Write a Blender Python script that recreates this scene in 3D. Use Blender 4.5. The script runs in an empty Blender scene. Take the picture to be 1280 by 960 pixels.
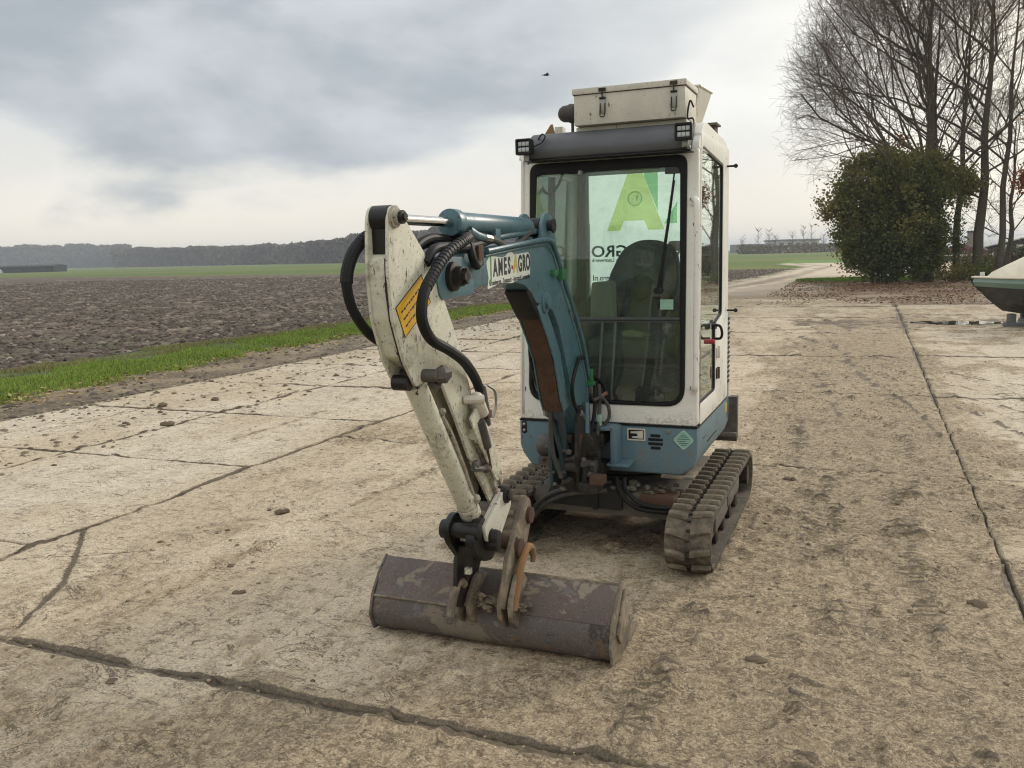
import bpy, bmesh, math, random
import numpy as np
from mathutils import Vector, Matrix
R = math.radians
random.seed(7)
sc = bpy.context.scene
COL = sc.collection
SIZE = 1280
# ------------------------------------------------------------------ camera, sky, sun, exposure
cd = bpy.data.cameras.new("camera"); cam = bpy.data.objects.new("camera", cd); COL.objects.link(cam)
cd.sensor_fit = 'HORIZONTAL'; cd.sensor_width = 36; cd.lens = 36 * 1090 / 1280
cd.clip_start = .05; cd.clip_end = 8000
pt, ro = R(8.4), R(1.48)
fw = Vector((0, math.cos(pt), -math.sin(pt))); r0 = Vector((1, 0, 0)); u0 = r0.cross(fw)
rt = r0 * math.cos(ro) - u0 * math.sin(ro); up = r0 * math.sin(ro) + u0 * math.cos(ro)
cam.matrix_world = Matrix(((rt.x, up.x, -fw.x, 0), (rt.y, up.y, -fw.y, 0), (rt.z, up.z, -fw.z, 1.6), (0, 0, 0, 1)))
sc.camera = cam
sc.view_settings.view_transform = 'Standard'; sc.view_settings.look = 'None'
sc.cycles.filter_width = 1.15
sc.cycles.transparent_max_bounces = 24
sc.view_settings.exposure = 0.33; sc.view_settings.gamma = 1
SUN_AZ, SUN_EL = R(48), R(24)
sd = bpy.data.lights.new("sun", 'SUN'); sd.energy = 1.5; sd.angle = R(10); sd.color = (1, .91, .79)
sun = bpy.data.objects.new("sun", sd); COL.objects.link(sun)
sdir = Vector((math.sin(SUN_AZ) * math.cos(SUN_EL), math.cos(SUN_AZ) * math.cos(SUN_EL), math.sin(SUN_EL)))
sun.rotation_euler = sdir.to_track_quat('Z', 'Y').to_euler(); sun.location = sdir * 60

class NT:
    def __init__(s, tree): s.t = tree; s.n = tree.nodes; s.l = tree.links
    def new(s, ty, **k):
        n = s.n.new(ty)
        for a, b in k.items():
            setattr(n, a, b)
        return n
    def put(s, sock, v):
        if isinstance(v, bpy.types.NodeSocket): s.l.new(v, sock)
        else:
            try: sock.default_value = v
            except Exception: sock.default_value = tuple(v) + (1,)
    def math(s, op, a, b=0., c=None, clamp=False):
        n = s.new('ShaderNodeMath', operation=op, use_clamp=clamp); s.put(n.inputs[0], a); s.put(n.inputs[1], b)
        if c is not None: s.put(n.inputs[2], c)
        return n.outputs[0]
    def vmath(s, op, a, b):
        n = s.new('ShaderNodeVectorMath', operation=op); s.put(n.inputs[0], a)
        if op == 'SCALE': s.put(n.inputs['Scale'], b)
        else: s.put(n.inputs[1], b)
        return n.outputs[0]
    def noise(s, vec, scale, detail=4, rough=.55, out='Fac', dist=0.):
        n = s.new('ShaderNodeTexNoise'); s.put(n.inputs['Vector'], vec); n.inputs['Scale'].default_value = scale
        n.inputs['Detail'].default_value = detail; n.inputs['Roughness'].default_value = rough; n.inputs['Distortion'].default_value = dist
        return n.outputs[out]
    def step(s, v, a, b, lo=0., hi=1.):
        n = s.new('ShaderNodeMapRange', interpolation_type='SMOOTHSTEP'); s.put(n.inputs[0], v)
        n.inputs[1].default_value = a; n.inputs[2].default_value = b; n.inputs[3].default_value = lo; n.inputs[4].default_value = hi
        return n.outputs[0]
    def mix(s, f, a, b, mode='MIX'):
        n = s.new('ShaderNodeMix', data_type='RGBA', blend_type=mode); s.put(n.inputs[0], f); s.put(n.inputs[6], a); s.put(n.inputs[7], b)
        return n.outputs[2]
    def comb(s, x, y, z):
        n = s.new('ShaderNodeCombineXYZ'); s.put(n.inputs[0], x); s.put(n.inputs[1], y); s.put(n.inputs[2], z); return n.outputs[0]

w = bpy.data.worlds.new("World"); sc.world = w; w.use_nodes = True
T = NT(w.node_tree); T.n.clear()
out = T.new('ShaderNodeOutputWorld'); bg = T.new('ShaderNodeBackground'); T.l.new(bg.outputs[0], out.inputs[0])
bg.inputs[1].default_value = 0.1
sky = T.new('ShaderNodeTexSky', sky_type='NISHITA', sun_disc=False); sky.sun_elevation = SUN_EL; sky.sun_rotation = SUN_AZ
tc = T.new('ShaderNodeTexCoord'); sep = T.new('ShaderNodeSeparateXYZ'); T.l.new(tc.outputs['Generated'], sep.inputs[0])
X, Y, Z = sep.outputs
az = T.math('ARCTAN2', X, Y); el = T.math('ARCSINE', Z)
elp = T.math('MAXIMUM', el, 0.)
# cloud deck coordinates: flattened towards the horizon
inv = T.math('DIVIDE', 1., T.math('ADD', T.math('MAXIMUM', Z, 0.), .12))
deck = T.comb(T.math('MULTIPLY', X, inv), T.math('MULTIPLY', Y, inv), 0.)
n1 = T.noise(deck, .9, 6, .5, dist=.3)
n2 = T.noise(deck, 2.6, 6, .55)
pv = T.comb(T.math('MULTIPLY', az, 2.2), T.math('MULTIPLY', el, 4.6), 3.1)
n3 = T.noise(pv, 1.4, 7, .52, dist=.25)
n4 = T.noise(pv, 4.5, 6, .5)
# big grey bank: lower rim at ~9 degrees, ragged; thinning to the right
rim = T.math('ADD', el, T.math('ADD', T.math('MULTIPLY', T.math('SUBTRACT', n3, .5), .26), T.math('MULTIPLY', T.math('SUBTRACT', n4, .5), .07)))
rag = T.math('ABSOLUTE', T.math('ADD', az, .30))
rim2 = T.math('SUBTRACT', rim, T.math('MULTIPLY', T.math('MULTIPLY', rag, rag), .55))
bank = T.step(rim2, .066, .115)
side = T.step(az, .30, -.05)
dens = T.math('MULTIPLY', bank, T.math('ADD', .30, T.math('MULTIPLY', side, .70)))
light = T.mix(T.step(n3, .35, .7), (6.4, 6.5, 6.4), (8.3, 8.25, 7.85))
light = T.mix(T.step(elp, .16, .0), light, (8.3, 7.65, 6.6))
light = T.mix(T.step(elp, .5, 1.2), light, (11.0, 11.2, 11.2))
n5 = T.noise(pv, .9, 6, .5, dist=.4)
dark = T.mix(T.step(T.math('ADD', T.math('MULTIPLY', n5, .72), T.math('MULTIPLY', n4, .28)), .40, .60), (3.5, 3.85, 4.2), (5.4, 5.65, 5.9))
dark = T.mix(T.step(elp, .34, .9), dark, (9.0, 9.4, 9.8))
cloud = T.mix(dens, light, dark)
glow = T.math('MULTIPLY', T.step(T.math('ABSOLUTE', T.math('SUBTRACT', az, .62)), .42, 0.), T.step(T.math('ABSOLUTE', T.math('SUBTRACT', el, .24)), .34, 0.))
cloud = T.mix(T.math('MULTIPLY', glow, .75), cloud, (11.5, 10.6, 8.4))
cloud = T.mix(T.step(el, 0., -.05), cloud, (3.2, 2.9, 2.4))
fin = T.mix(.95, sky.outputs[0], cloud)
T.l.new(fin, bg.inputs[0])

# ------------------------------------------------------------------ numpy noise
_rng = np.random.RandomState(3); _P = _rng.rand(512, 512)
def vnoise(x, y):
    xi = np.floor(x).astype(int); yi = np.floor(y).astype(int); fx = x - xi; fy = y - yi
    fx = fx * fx * (3 - 2 * fx); fy = fy * fy * (3 - 2 * fy)
    a = _P[xi % 512, yi % 512]; b = _P[(xi + 1) % 512, yi % 512]; c = _P[xi % 512, (yi + 1) % 512]; d = _P[(xi + 1) % 512, (yi + 1) % 512]
    return (a * (1 - fx) + b * fx) * (1 - fy) + (c * (1 - fx) + d * fx) * fy
def fbm(x, y, o=4, g=.5):
    s = np.zeros(np.shape(x)); a = 1.; t = 0.
    for i in range(o):
        s = s + a * vnoise(x * 2 ** i + 17.3 * i, y * 2 ** i + 9.7 * i); t += a; a *= g
    return s / t
def ss(x, a, b):
    t = np.clip((x - a) / (b - a), 0, 1); return t * t * (3 - 2 * t)
def pdist(x, y, pts):
    d = np.full(np.shape(x), 1e9)
    for (ax, ay), (bx, by) in zip(pts[:-1], pts[1:]):
        vx, vy = bx - ax, by - ay; t = np.clip(((x - ax) * vx + (y - ay) * vy) / (vx * vx + vy * vy), 0, 1)
        d = np.minimum(d, np.hypot(x - ax - t * vx, y - ay - t * vy))
    return d

# ------------------------------------------------------------------ materials
MATS = {}
def base_mat(name):
    m = bpy.data.materials.new(name); m.use_nodes = True; t = NT(m.node_tree); b = t.n['Principled BSDF']; MATS[name] = m
    return m, t, b
def paint(name, col, rough=.45, metal=0., dirt=(.10, .085, .06), amt=.45, chips=0., chipcol=(.06, .045, .035), sc1=5., sc2=28., bump=.15, rust=0., var=.12, spec=.5, edge=0., edgew=.006, splash=None):
    m, t, b = base_mat(name)
    co = t.new('ShaderNodeTexCoord').outputs['Object']
    a = t.noise(co, sc1, 6, .62, dist=.4); f = t.noise(co, sc2, 5, .6); g = t.noise(co, 160, 3, .6)
    c = t.mix(t.step(a, .3, .7), tuple(x * (1 - var) for x in col), tuple(min(1, x * (1 + var)) for x in col))
    if rust:
        c = t.mix(t.math('MULTIPLY', t.step(t.noise(co, sc1 * 1.7, 7, .7), .62 - rust * .25, .70 - rust * .2), .9), c, t.mix(f, (.16, .06, .022), (.055, .03, .02)))
    dm = t.step(t.math('ADD', t.math('MULTIPLY', a, .6), t.math('MULTIPLY', f, .4)), .64 - amt * .3, .74 - amt * .1)
    c = t.mix(t.math('MULTIPLY', dm, min(1, amt + .25)), c, dirt)
    c = t.mix(t.math('MULTIPLY', t.step(g, .5, .75), .25 * amt + .05), c, dirt)
    if chips:
        st = t.noise(t.vmath('MULTIPLY', co, (1., 1., .35)), 42, 4, .65)
        ch = t.step(st, .70 - chips * .12, .735 - chips * .12)
        c = t.mix(ch, c, chipcol)
        ch2 = t.step(t.noise(co, 95, 2, .5), .72 - chips * .08, .75 - chips * .08)
        c = t.mix(t.math('MULTIPLY', ch2, .8), c, chipcol)
    if splash:
        sz = t.new('ShaderNodeSeparateXYZ'); t.l.new(co, sz.inputs[0])
        sf = t.math('MULTIPLY', t.step(sz.outputs[2], splash[1], splash[0]), t.step(t.math('ADD', t.math('MULTIPLY', t.noise(co, 48, 6, .7), .55), t.math('MULTIPLY', a, .45)), .51, .56))
        c = t.mix(t.math('MULTIPLY', sf, .6), c, (.17, .14, .10))
    if edge:
        bv = t.new('ShaderNodeBevel', samples=6); bv.inputs['Radius'].default_value = edgew; gn = t.new('ShaderNodeNewGeometry').outputs['Normal']
        dv = t.new('ShaderNodeVectorMath', operation='DOT_PRODUCT'); t.l.new(bv.outputs[0], dv.inputs[0]); t.l.new(gn, dv.inputs[1])
        em = t.math('SUBTRACT', 1., dv.outputs['Value']); em = t.step(t.math('ADD', em, t.math('MULTIPLY', t.math('SUBTRACT', t.noise(co, 38, 5, .65), .5), .5)), .10, .22)
        c = t.mix(t.math('MULTIPLY', em, edge), c, chipcol)
    t.put(b.inputs['Base Color'], c); b.inputs['Metallic'].default_value = metal
    b.inputs['Specular IOR Level'].default_value = spec
    t.put(b.inputs['Roughness'], t.math('ADD', rough, t.math('MULTIPLY', dm, .25), clamp=True))
    bp = t.new('ShaderNodeBump'); bp.inputs['Strength'].default_value = bump; bp.inputs['Distance'].default_value = .004
    t.put(bp.inputs['Height'], t.math('ADD', t.math('MULTIPLY', f, .6), t.math('MULTIPLY', g, .4))); t.l.new(bp.outputs[0], b.inputs['Normal'])
    return m
def flat(name, col, rough=.6, metal=0., emit=None, spec=.5):
    m, t, b = base_mat(name)
    co = t.new('ShaderNodeTexCoord').outputs['Object']
    t.put(b.inputs['Base Color'], t.mix(t.noise(co, 30, 4), tuple(x * .82 for x in col), tuple(min(1, x * 1.12) for x in col)))
    b.inputs['Roughness'].default_value = rough; b.inputs['Metallic'].default_value = metal; b.inputs['Specular IOR Level'].default_value = spec
    return m
def glass(name, tint, refl=1.):
    m, t, b = base_mat(name); t.n.remove(b); o = t.n['Material Output']
    tr = t.new('ShaderNodeBsdfTransparent'); gl = t.new('ShaderNodeBsdfGlossy'); fr = t.new('ShaderNodeFresnel'); fr.inputs[0].default_value = 1.5
    co = t.new('ShaderNodeTexCoord').outputs['Object']; dn = t.noise(co, 7, 6, .65)
    df = t.new('ShaderNodeBsdfDiffuse'); df.inputs[0].default_value = (.42, .42, .36, 1)
    tr.inputs[0].default_value = tuple(tint) + (1,); gl.inputs['Roughness'].default_value = .015
    gl.inputs[0].default_value = (.9, 1, .95, 1)
    mx = t.new('ShaderNodeMixShader'); t.put(mx.inputs[0], t.math('MULTIPLY', fr.outputs[0], refl)); t.l.new(tr.outputs[0], mx.inputs[1]); t.l.new(gl.outputs[0], mx.inputs[2])
    m2 = t.new('ShaderNodeMixShader'); t.put(m2.inputs[0], t.step(dn, .38, .8, .035, .11)); t.l.new(mx.outputs[0], m2.inputs[1]); t.l.new(df.outputs[0], m2.inputs[2])  # dust veil, raised to stand in for the milky sky reflection
    t.l.new(m2.outputs[0], o.inputs[0]); return m
def attr_mat(name, attr='col', rough=.9, var=.25, scale=3., bump=0., bscale=20., transl=0., vary2=None, spec=.3):
    m, t, b = base_mat(name)
    a = t.new('ShaderNodeAttribute', attribute_name=attr); g = t.new('ShaderNodeNewGeometry').outputs['Position']
    n = t.noise(g, scale, 5, .6)
    c = t.mix(1., a.outputs['Color'], t.mix(n, (1 - var,) * 3, (1 + var,) * 3), 'MULTIPLY')
    t.put(b.inputs['Base Color'], c); b.inputs['Roughness'].default_value = rough; b.inputs['Specular IOR Level'].default_value = spec
    if bump:
        bp = t.new('ShaderNodeBump'); bp.inputs['Strength'].default_value = bump; bp.inputs['Distance'].default_value = .02
        t.put(bp.inputs['Height'], t.noise(g, bscale, 5, .6)); t.l.new(bp.outputs[0], b.inputs['Normal'])
    if transl:
        o = t.n['Material Output']; tl = t.new('ShaderNodeBsdfTranslucent'); t.put(tl.inputs[0], c); mx = t.new('ShaderNodeMixShader'); mx.inputs[0].default_value = transl
        t.l.new(b.outputs[0], mx.inputs[1]); t.l.new(tl.outputs[0], mx.inputs[2]); t.l.new(mx.outputs[0], o.inputs[0])
    return m

# ------------------------------------------------------------------ mesh builder
def rpoly(pts, r, n=4):
    o = []; N = len(pts); rr = r if isinstance(r, (list, tuple)) else [r] * N
    for i in range(N):
        p = Vector(pts[i]); a = Vector(pts[i - 1]) - p; b = Vector(pts[(i + 1) % N]) - p
        k = min(rr[i], a.length * .45, b.length * .45); s = p + a.normalized() * k; e = p + b.normalized() * k
        for j in range(n + 1):
            t = j / n; q = s * (1 - t) ** 2 + p * 2 * t * (1 - t) + e * t * t; o.append((q.x, q.y))
    return o
def smooth_path(pts, k=5):
    P = [Vector(p) for p in pts]; P = [P[0] * 2 - P[1]] + P + [P[-1] * 2 - P[-2]]; o = []
    for i in range(1, len(P) - 2):
        for j in range(k):
            t = j / k; a, b, c, d = P[i - 1:i + 3]
            o.append(.5 * ((2 * b) + (c - a) * t + (2 * a - 5 * b + 4 * c - d) * t * t + (3 * b - a - 3 * c + d) * t ** 3))
    o.append(P[-2]); return o
class MB:
    def __init__(s): s.v = []; s.f = []
    def add(s, v, f):
        k = len(s.v); s.v += [tuple(x) for x in v]; s.f += [tuple(i + k for i in q) for q in f]; return s
    def box(s, x0, x1, y0, y1, z0, z1):
        return s.add([(x0, y0, z0), (x1, y0, z0), (x1, y1, z0), (x0, y1, z0), (x0, y0, z1), (x1, y0, z1), (x1, y1, z1), (x0, y1, z1)],
                     [(0, 3, 2, 1), (4, 5, 6, 7), (0, 1, 5, 4), (1, 2, 6, 5), (2, 3, 7, 6), (3, 0, 4, 7)])
    def _m(s, ax, p, a):
        return {'x': (a, p[0], p[1]), 'y': (p[0], a, p[1]), 'z': (p[0], p[1], a)}[ax]
    def prism(s, pts, a0, a1, ax='x'):
        n = len(pts); v = [s._m(ax, p, a0) for p in pts] + [s._m(ax, p, a1) for p in pts]
        f = [tuple(range(n)), tuple(reversed(range(n, 2 * n)))] + [(i, n + i, n + (i + 1) % n, (i + 1) % n) for i in range(n)]
        return s.add(v, f)
    def ring(s, po, pi, a0, a1, ax='y'):
        n = len(po); assert n == len(pi), (n, len(pi))
        v = [s._m(ax, p, a0) for p in po] + [s._m(ax, p, a0) for p in pi] + [s._m(ax, p, a1) for p in po] + [s._m(ax, p, a1) for p in pi]; f = []
        for i in range(n):
            j = (i + 1) % n; f += [(i, j, n + j, n + i), (2 * n + i, 3 * n + i, 3 * n + j, 2 * n + j), (i, 2 * n + i, 2 * n + j, j), (n + i, n + j, 3 * n + j, 3 * n + i)]
        return s.add(v, f)
    def tube(s, pts, r, n=10, caps=True):
        P = [Vector(p) for p in pts]; m = len(P); v = []; f = []
        rr = r if isinstance(r, (list, tuple)) else [r] * m
        d = (P[1] - P[0]).normalized(); a = d.orthogonal().normalized()
        for i in range(m):
            d = (P[min(i + 1, m - 1)] - P[max(i - 1, 0)])
            if d.length < 1e-9: d = Vector((0, 0, 1))
            d.normalize(); a = (a - d * a.dot(d)); a = a.normalized() if a.length > 1e-6 else d.orthogonal().normalized(); b = d.cross(a)
            for k in range(n):
                t = 2 * math.pi * k / n; v.append(P[i] + (a * math.cos(t) + b * math.sin(t)) * rr[i])
        for i in range(m - 1):
            for k in range(n): f.append((i * n + k, i * n + (k + 1) % n, (i + 1) * n + (k + 1) % n, (i + 1) * n + k))
        if caps: f += [tuple(reversed(range(n))), tuple(range((m - 1) * n, m * n))]
        return s.add(v, f)
    def cyl(s, p0, p1, r, n=20, r1=None): return s.tube([p0, p1], [r, r if r1 is None else r1], n)
    def hose(s, pts, r, n=8, k=5): return s.tube(smooth_path(pts, k), r, n)
    def lathe(s, c, prof, ax='x', n=24):
        """prof: (axial offset, radius) list, closed by caps"""
        v = []; f = []; m = len(prof)
        for a, r in prof:
            for k in range(n):
                t = 2 * math.pi * k / n; p, q = r * math.cos(t), r * math.sin(t)
                v.append({'x': (c[0] + a, c[1] + p, c[2] + q), 'y': (c[0] + p, c[1] + a, c[2] + q), 'z': (c[0] + p, c[1] + q, c[2] + a)}[ax])
        for i in range(m - 1):
            for k in range(n): f.append((i * n + k, i * n + (k + 1) % n, (i + 1) * n + (k + 1) % n, (i + 1) * n + k))
        f += [tuple(reversed(range(n))), tuple(range((m - 1) * n, m * n))]
        return s.add(v, f)
    def ball(s, c, r, n=12, sq=(1, 1, 1), jit=0.):
        v = []; f = []; m = n // 2
        for i in range(m + 1):
            th = math.pi * i / m
            for k in range(n):
                ph = 2 * math.pi * k / n; j = 1 + jit * (random.random() - .5)
                v.append((c[0] + r * sq[0] * j * math.sin(th) * math.cos(ph), c[1] + r * sq[1] * j * math.sin(th) * math.sin(ph), c[2] + r * sq[2] * j * math.cos(th)))
        for i in range(m):
            for k in range(n): f.append((i * n + k, (i + 1) * n + k, (i + 1) * n + (k + 1) % n, i * n + (k + 1) % n))
        return s.add(v, f)
def link(o, parent=None, **props):
    COL.objects.link(o)
    if parent: o.parent = parent
    for k, v in props.items(): o[k] = v
    return o
def build(name, mb, m, parent=None, bevel=0., seg=2, angle=35, loc=None, **props):
    me = bpy.data.meshes.new(name); bm = bmesh.new()
    vs = [bm.verts.new(p) for p in mb.v]
    for f in mb.f:
        try: bm.faces.new([vs[i] for i in f])
        except ValueError: pass
    bmesh.ops.remove_doubles(bm, verts=bm.verts, dist=1e-6)
    bmesh.ops.recalc_face_normals(bm, faces=bm.faces)
    if bevel:
        es = [e for e in bm.edges if len(e.link_faces) == 2 and e.calc_face_angle(0) > R(30)]
        bmesh.ops.bevel(bm, geom=es, offset=bevel, offset_type='OFFSET', segments=seg, profile=.6, affect='EDGES', clamp_overlap=True)
    for f in bm.faces: f.smooth = True
    bm.to_mesh(me); bm.free(); me.set_sharp_from_angle(angle=R(angle))
    me.materials.append(MATS[m] if isinstance(m, str) else m)
    o = bpy.data.objects.new(name, me)
    if loc: o.location = loc
    return link(o, parent, **props)
def empty(name, loc=(0, 0, 0), rz=0., **props):
    o = bpy.data.objects.new(name, None); o.location = loc; o.rotation_euler = (0, 0, rz); o.empty_display_size = .2
    return link(o, None, **props)
def npmesh(name, V, F, m, parent=None, col=None, smooth=True, **props):
    V = np.asarray(V, np.float32); F = np.asarray(F, np.int32); k = F.shape[1]
    me = bpy.data.meshes.new(name); me.vertices.add(len(V)); me.vertices.foreach_set('co', V.ravel())
    me.loops.add(F.size); me.loops.foreach_set('vertex_index', F.ravel()); me.polygons.add(len(F))
    me.polygons.foreach_set('loop_start', np.arange(0, F.size, k, dtype=np.int32)); me.polygons.foreach_set('loop_total', np.full(len(F), k, np.int32))
    if smooth: me.polygons.foreach_set('use_smooth', np.ones(len(F), bool))
    me.update(calc_edges=True)
    if col is not None:
        at = me.attributes.new('col', 'FLOAT_COLOR', 'POINT'); c = np.ones((len(V), 4), np.float32); c[:, :3] = col; at.data.foreach_set('color', c.ravel())
    me.materials.append(MATS[m] if isinstance(m, str) else m)
    return link(bpy.data.objects.new(name, me), parent, **props)
def grid_faces(nx, ny):
    i = np.arange(nx - 1)[:, None] * ny + np.arange(ny - 1)[None, :]; i = i.ravel()
    return np.stack([i, i + ny, i + ny + 1, i + 1], 1)
def text_mesh(name, s, size, m, parent, mat4, extrude=.0006, bold=0., align='CENTER', sx=1.):
    cu = bpy.data.curves.new(name, 'FONT'); cu.body = s; cu.size = size; cu.extrude = extrude; cu.offset = bold; cu.align_x = align; cu.align_y = 'CENTER'; cu.resolution_u = 3
    to = bpy.data.objects.new(name, cu); me = bpy.data.meshes.new_from_object(to); bpy.data.objects.remove(to)
    me.transform(mat4 @ Matrix.Diagonal((sx, 1, 1, 1))); me.materials.clear(); me.materials.append(MATS[m]); me.name = name
    return link(bpy.data.objects.new(name, me), parent)

# yard frame: u across the slabs, v along them (same axes as the excavator)
YAW = R(22.3); OX, OY = .042, 4.803
EX = np.array([math.cos(YAW), -math.sin(YAW)]); EY = np.array([math.sin(YAW), math.cos(YAW)])
def yw(u, v): return OX + EX[0] * u + EY[0] * v, OY + EX[1] * u + EY[1] * v

# ------------------------------------------------------------------ material table
paint('blue', (.105, .185, .225), .45, dirt=(.17, .155, .115), amt=.45, chips=.4, edge=.4, edgew=.005, splash=(.40, .70))
paint('teal', (.075, .155, .185), .38, dirt=(.07, .07, .05), amt=.42, chips=.5, chipcol=(.035, .03, .026), edge=.6, edgew=.005, splash=(.50, 1.0))
paint('teal_dark', (.028, .055, .062), .5, dirt=(.06, .055, .04), amt=.4, chips=.3)
paint('white', (.80, .785, .72), .38, dirt=(.36, .31, .23), amt=.26, chips=.30, chipcol=(.12, .09, .065), var=.05, edge=.35, edgew=.004, splash=(.66, .80))
paint('cream', (.56, .53, .45), .55, dirt=(.30, .26, .19), amt=.38, chips=.4, chipcol=(.13, .10, .07), var=.08, edge=.5, edgew=.004)
paint('armwhite', (.62, .60, .475), .5, dirt=(.16, .14, .10), amt=.55, chips=.62, chipcol=(.055, .042, .03), sc1=6, sc2=40, var=.12, edge=.9, splash=(.55, 1.2))
paint('armdirty', (.40, .37, .29), .6, dirt=(.09, .075, .055), amt=.8, chips=.7, chipcol=(.03, .025, .02), rust=.15, edge=.8)
paint('grime', (.016, .014, .012), .55, dirt=(.09, .074, .054), amt=.5, rust=.14, bump=.5, spec=.35)
paint('greasy', (.006, .0055, .005), .4, dirt=(.06, .05, .04), amt=.3, bump=.5, spec=.4)
paint('darkmetal', (.06, .055, .05), .55, dirt=(.17, .145, .11), amt=.6, rust=.2, bump=.4)
paint('rust', (.080, .040, .023), .85, dirt=(.045, .03, .02), amt=.6, bump=.5, var=.35)
paint('orange', (.24, .115, .035), .75, dirt=(.20, .15, .09), amt=.75, rust=.3, bump=.4)
def patchy(name, cols, sc_, off_):
    m, t, b = base_mat(name); co = t.new('ShaderNodeTexCoord').outputs['Object']; co = t.vmath('ADD', co, (off_, off_ * .7, 0.))
    g = t.noise(co, 150, 4, .65); f = t.noise(co, 30, 7, .7); c = t.mix(f, tuple(x * .75 for x in cols[0]), tuple(x * 1.25 for x in cols[0]))
    for i, (q, th) in enumerate(zip(cols[1:], (.50, .545, .56, .585))):
        n = t.math('ADD', t.math('MULTIPLY', t.noise(t.vmath('ADD', co, (i * 3.7 + 1, i * 1.3, 0.)), sc_ * (1 + .35 * i), 7, .62, dist=.5), .88), t.math('MULTIPLY', f, .12))
        c = t.mix(t.step(n, th, th + .05, 0, .85), c, t.mix(f, tuple(x * .7 for x in q), tuple(x * 1.3 for x in q)))
    c = t.mix(t.step(g, .56, .68, 0, .55), c, (.25, .205, .145)); c = t.mix(t.step(t.noise(t.vmath('MULTIPLY', co, (.25, 1., 1.)), 90, 3, .6), .62, .68, 0, .5), c, (.022, .017, .015))
    t.put(b.inputs['Base Color'], c); t.put(b.inputs['Roughness'], t.step(f, .3, .7, .45, .85)); bp = t.new('ShaderNodeBump'); bp.inputs['Strength'].default_value = .7; bp.inputs['Distance'].default_value = .004
    t.put(bp.inputs['Height'], t.math('ADD', f, t.math('MULTIPLY', g, .4))); t.l.new(bp.outputs[0], b.inputs['Normal'])
patchy('bucketmetal', [(.085, .072, .062), (.175, .145, .105), (.115, .11, .11), (.026, .018, .015), (.16, .085, .045)], 3.4, 2.3)
patchy('buckettop', [(.105, .076, .066), (.085, .07, .064), (.215, .175, .125), (.13, .12, .115), (.24, .20, .15)], 4.2, 5.1)
paint('mudplate', (.12, .098, .072), .8, dirt=(.30, .245, .17), amt=.7, bump=.7, rust=.25, sc1=8, chips=.4, chipcol=(.04, .03, .022))
paint('rubber', (.075, .065, .05), .85, dirt=(.20, .168, .12), amt=.65, bump=.6, sc1=7, spec=.25)
paint('lug', (.115, .098, .072), .85, dirt=(.25, .21, .145), amt=.75, bump=.6, sc1=9, spec=.25)  # dusty; lit lug tops against dark belt gaps also put into the colour
paint('hose', (.008, .008, .009), .6, spec=.3, dirt=(.06, .055, .045), amt=.3, bump=.2)
paint('hosegrey', (.05, .047, .043), .7, dirt=(.12, .10, .08), amt=.6, bump=.3)
paint('visor', (.075, .078, .085), .55, dirt=(.15, .14, .12), amt=.2, bump=.1)
paint('frame', (.10, .09, .075), .75, dirt=(.17, .145, .105), amt=.7, rust=.1, bump=.5)
flat('black', (.009, .009, .010), .5, spec=.3); flat('seal', (.009, .009, .010), .55, spec=.25)
flat('chrome', (.62, .60, .57), .16, 1.); flat('steel', (.32, .31, .29), .4, .9)
flat('interior', (.03, .033, .033), .7); flat('seatfab', (.085, .09, .093), .85); flat('pillar', (.06, .068, .068), .7)
flat('jacket', (.008, .012, .011), .9); flat('bag', (.22, .24, .16), .8); flat('lens', (.42, .44, .44), .2, .3)
flat('mint', (.28, .48, .38), .5); flat('mintpale', (.42, .58, .50), .5); flat('stickerwhite', (.70, .72, .66), .5); flat('stickergreen', (.10, .30, .04), .5); flat('stickeryellow', (.55, .42, .05), .5)
flat('ink', (.02, .02, .02), .5); flat('inkred', (.35, .05, .02), .6); flat('labelyellow', (.72, .40, .012), .5); flat('red', (.4, .03, .05), .6)
flat('greenclip', (.03, .16, .06), .6); flat('copper', (.20, .09, .06), .6)
glass('glass', (.905, .965, .942)); glass('glass_side', (.86, .94, .91), 2.2)
# printed film on the rear window: lets light through
def film(name, tint, op):
    m, t, b = base_mat(name); o = t.n['Material Output']; b.inputs['Base Color'].default_value = tuple(x * .8 for x in tint) + (1,); b.inputs['Roughness'].default_value = .6
    tr = t.new('ShaderNodeBsdfTransparent'); tr.inputs[0].default_value = tuple(tint) + (1,); mx = t.new('ShaderNodeMixShader'); mx.inputs[0].default_value = op
    t.l.new(tr.outputs[0], mx.inputs[1]); t.l.new(b.outputs[0], mx.inputs[2]); t.l.new(mx.outputs[0], o.inputs[0])
film('filmyellow', (.86, .93, .58), .10); film('filmgreen', (.58, .83, .58), .10); film('filmgrey', (.95, .97, .99), .05); film('filmink', (.10, .20, .19), .3)
m, t, b = base_mat('filmbase'); o = t.n['Material Output']; tl = t.new('ShaderNodeBsdfTranslucent'); tl.inputs[0].default_value = (.90, .95, .94, 1); tr = t.new('ShaderNodeBsdfTransparent'); mx = t.new('ShaderNodeMixShader'); mx.inputs[0].default_value = .72; t.l.new(tr.outputs[0], mx.inputs[1]); t.l.new(tl.outputs[0], mx.inputs[2]); t.l.new(mx.outputs[0], o.inputs[0])

# ------------------------------------------------------------------ THE EXCAVATOR
EXC = empty('excavator', (OX, OY, 0), -YAW, label='teal and white mini excavator with dirty white digging arm, parked on the concrete yard', category='excavator')
def P(name, mb, m, bevel=.004, parent=None, **k): return build(name, mb, m, parent or EXC, bevel, **k)
W = .985
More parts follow.
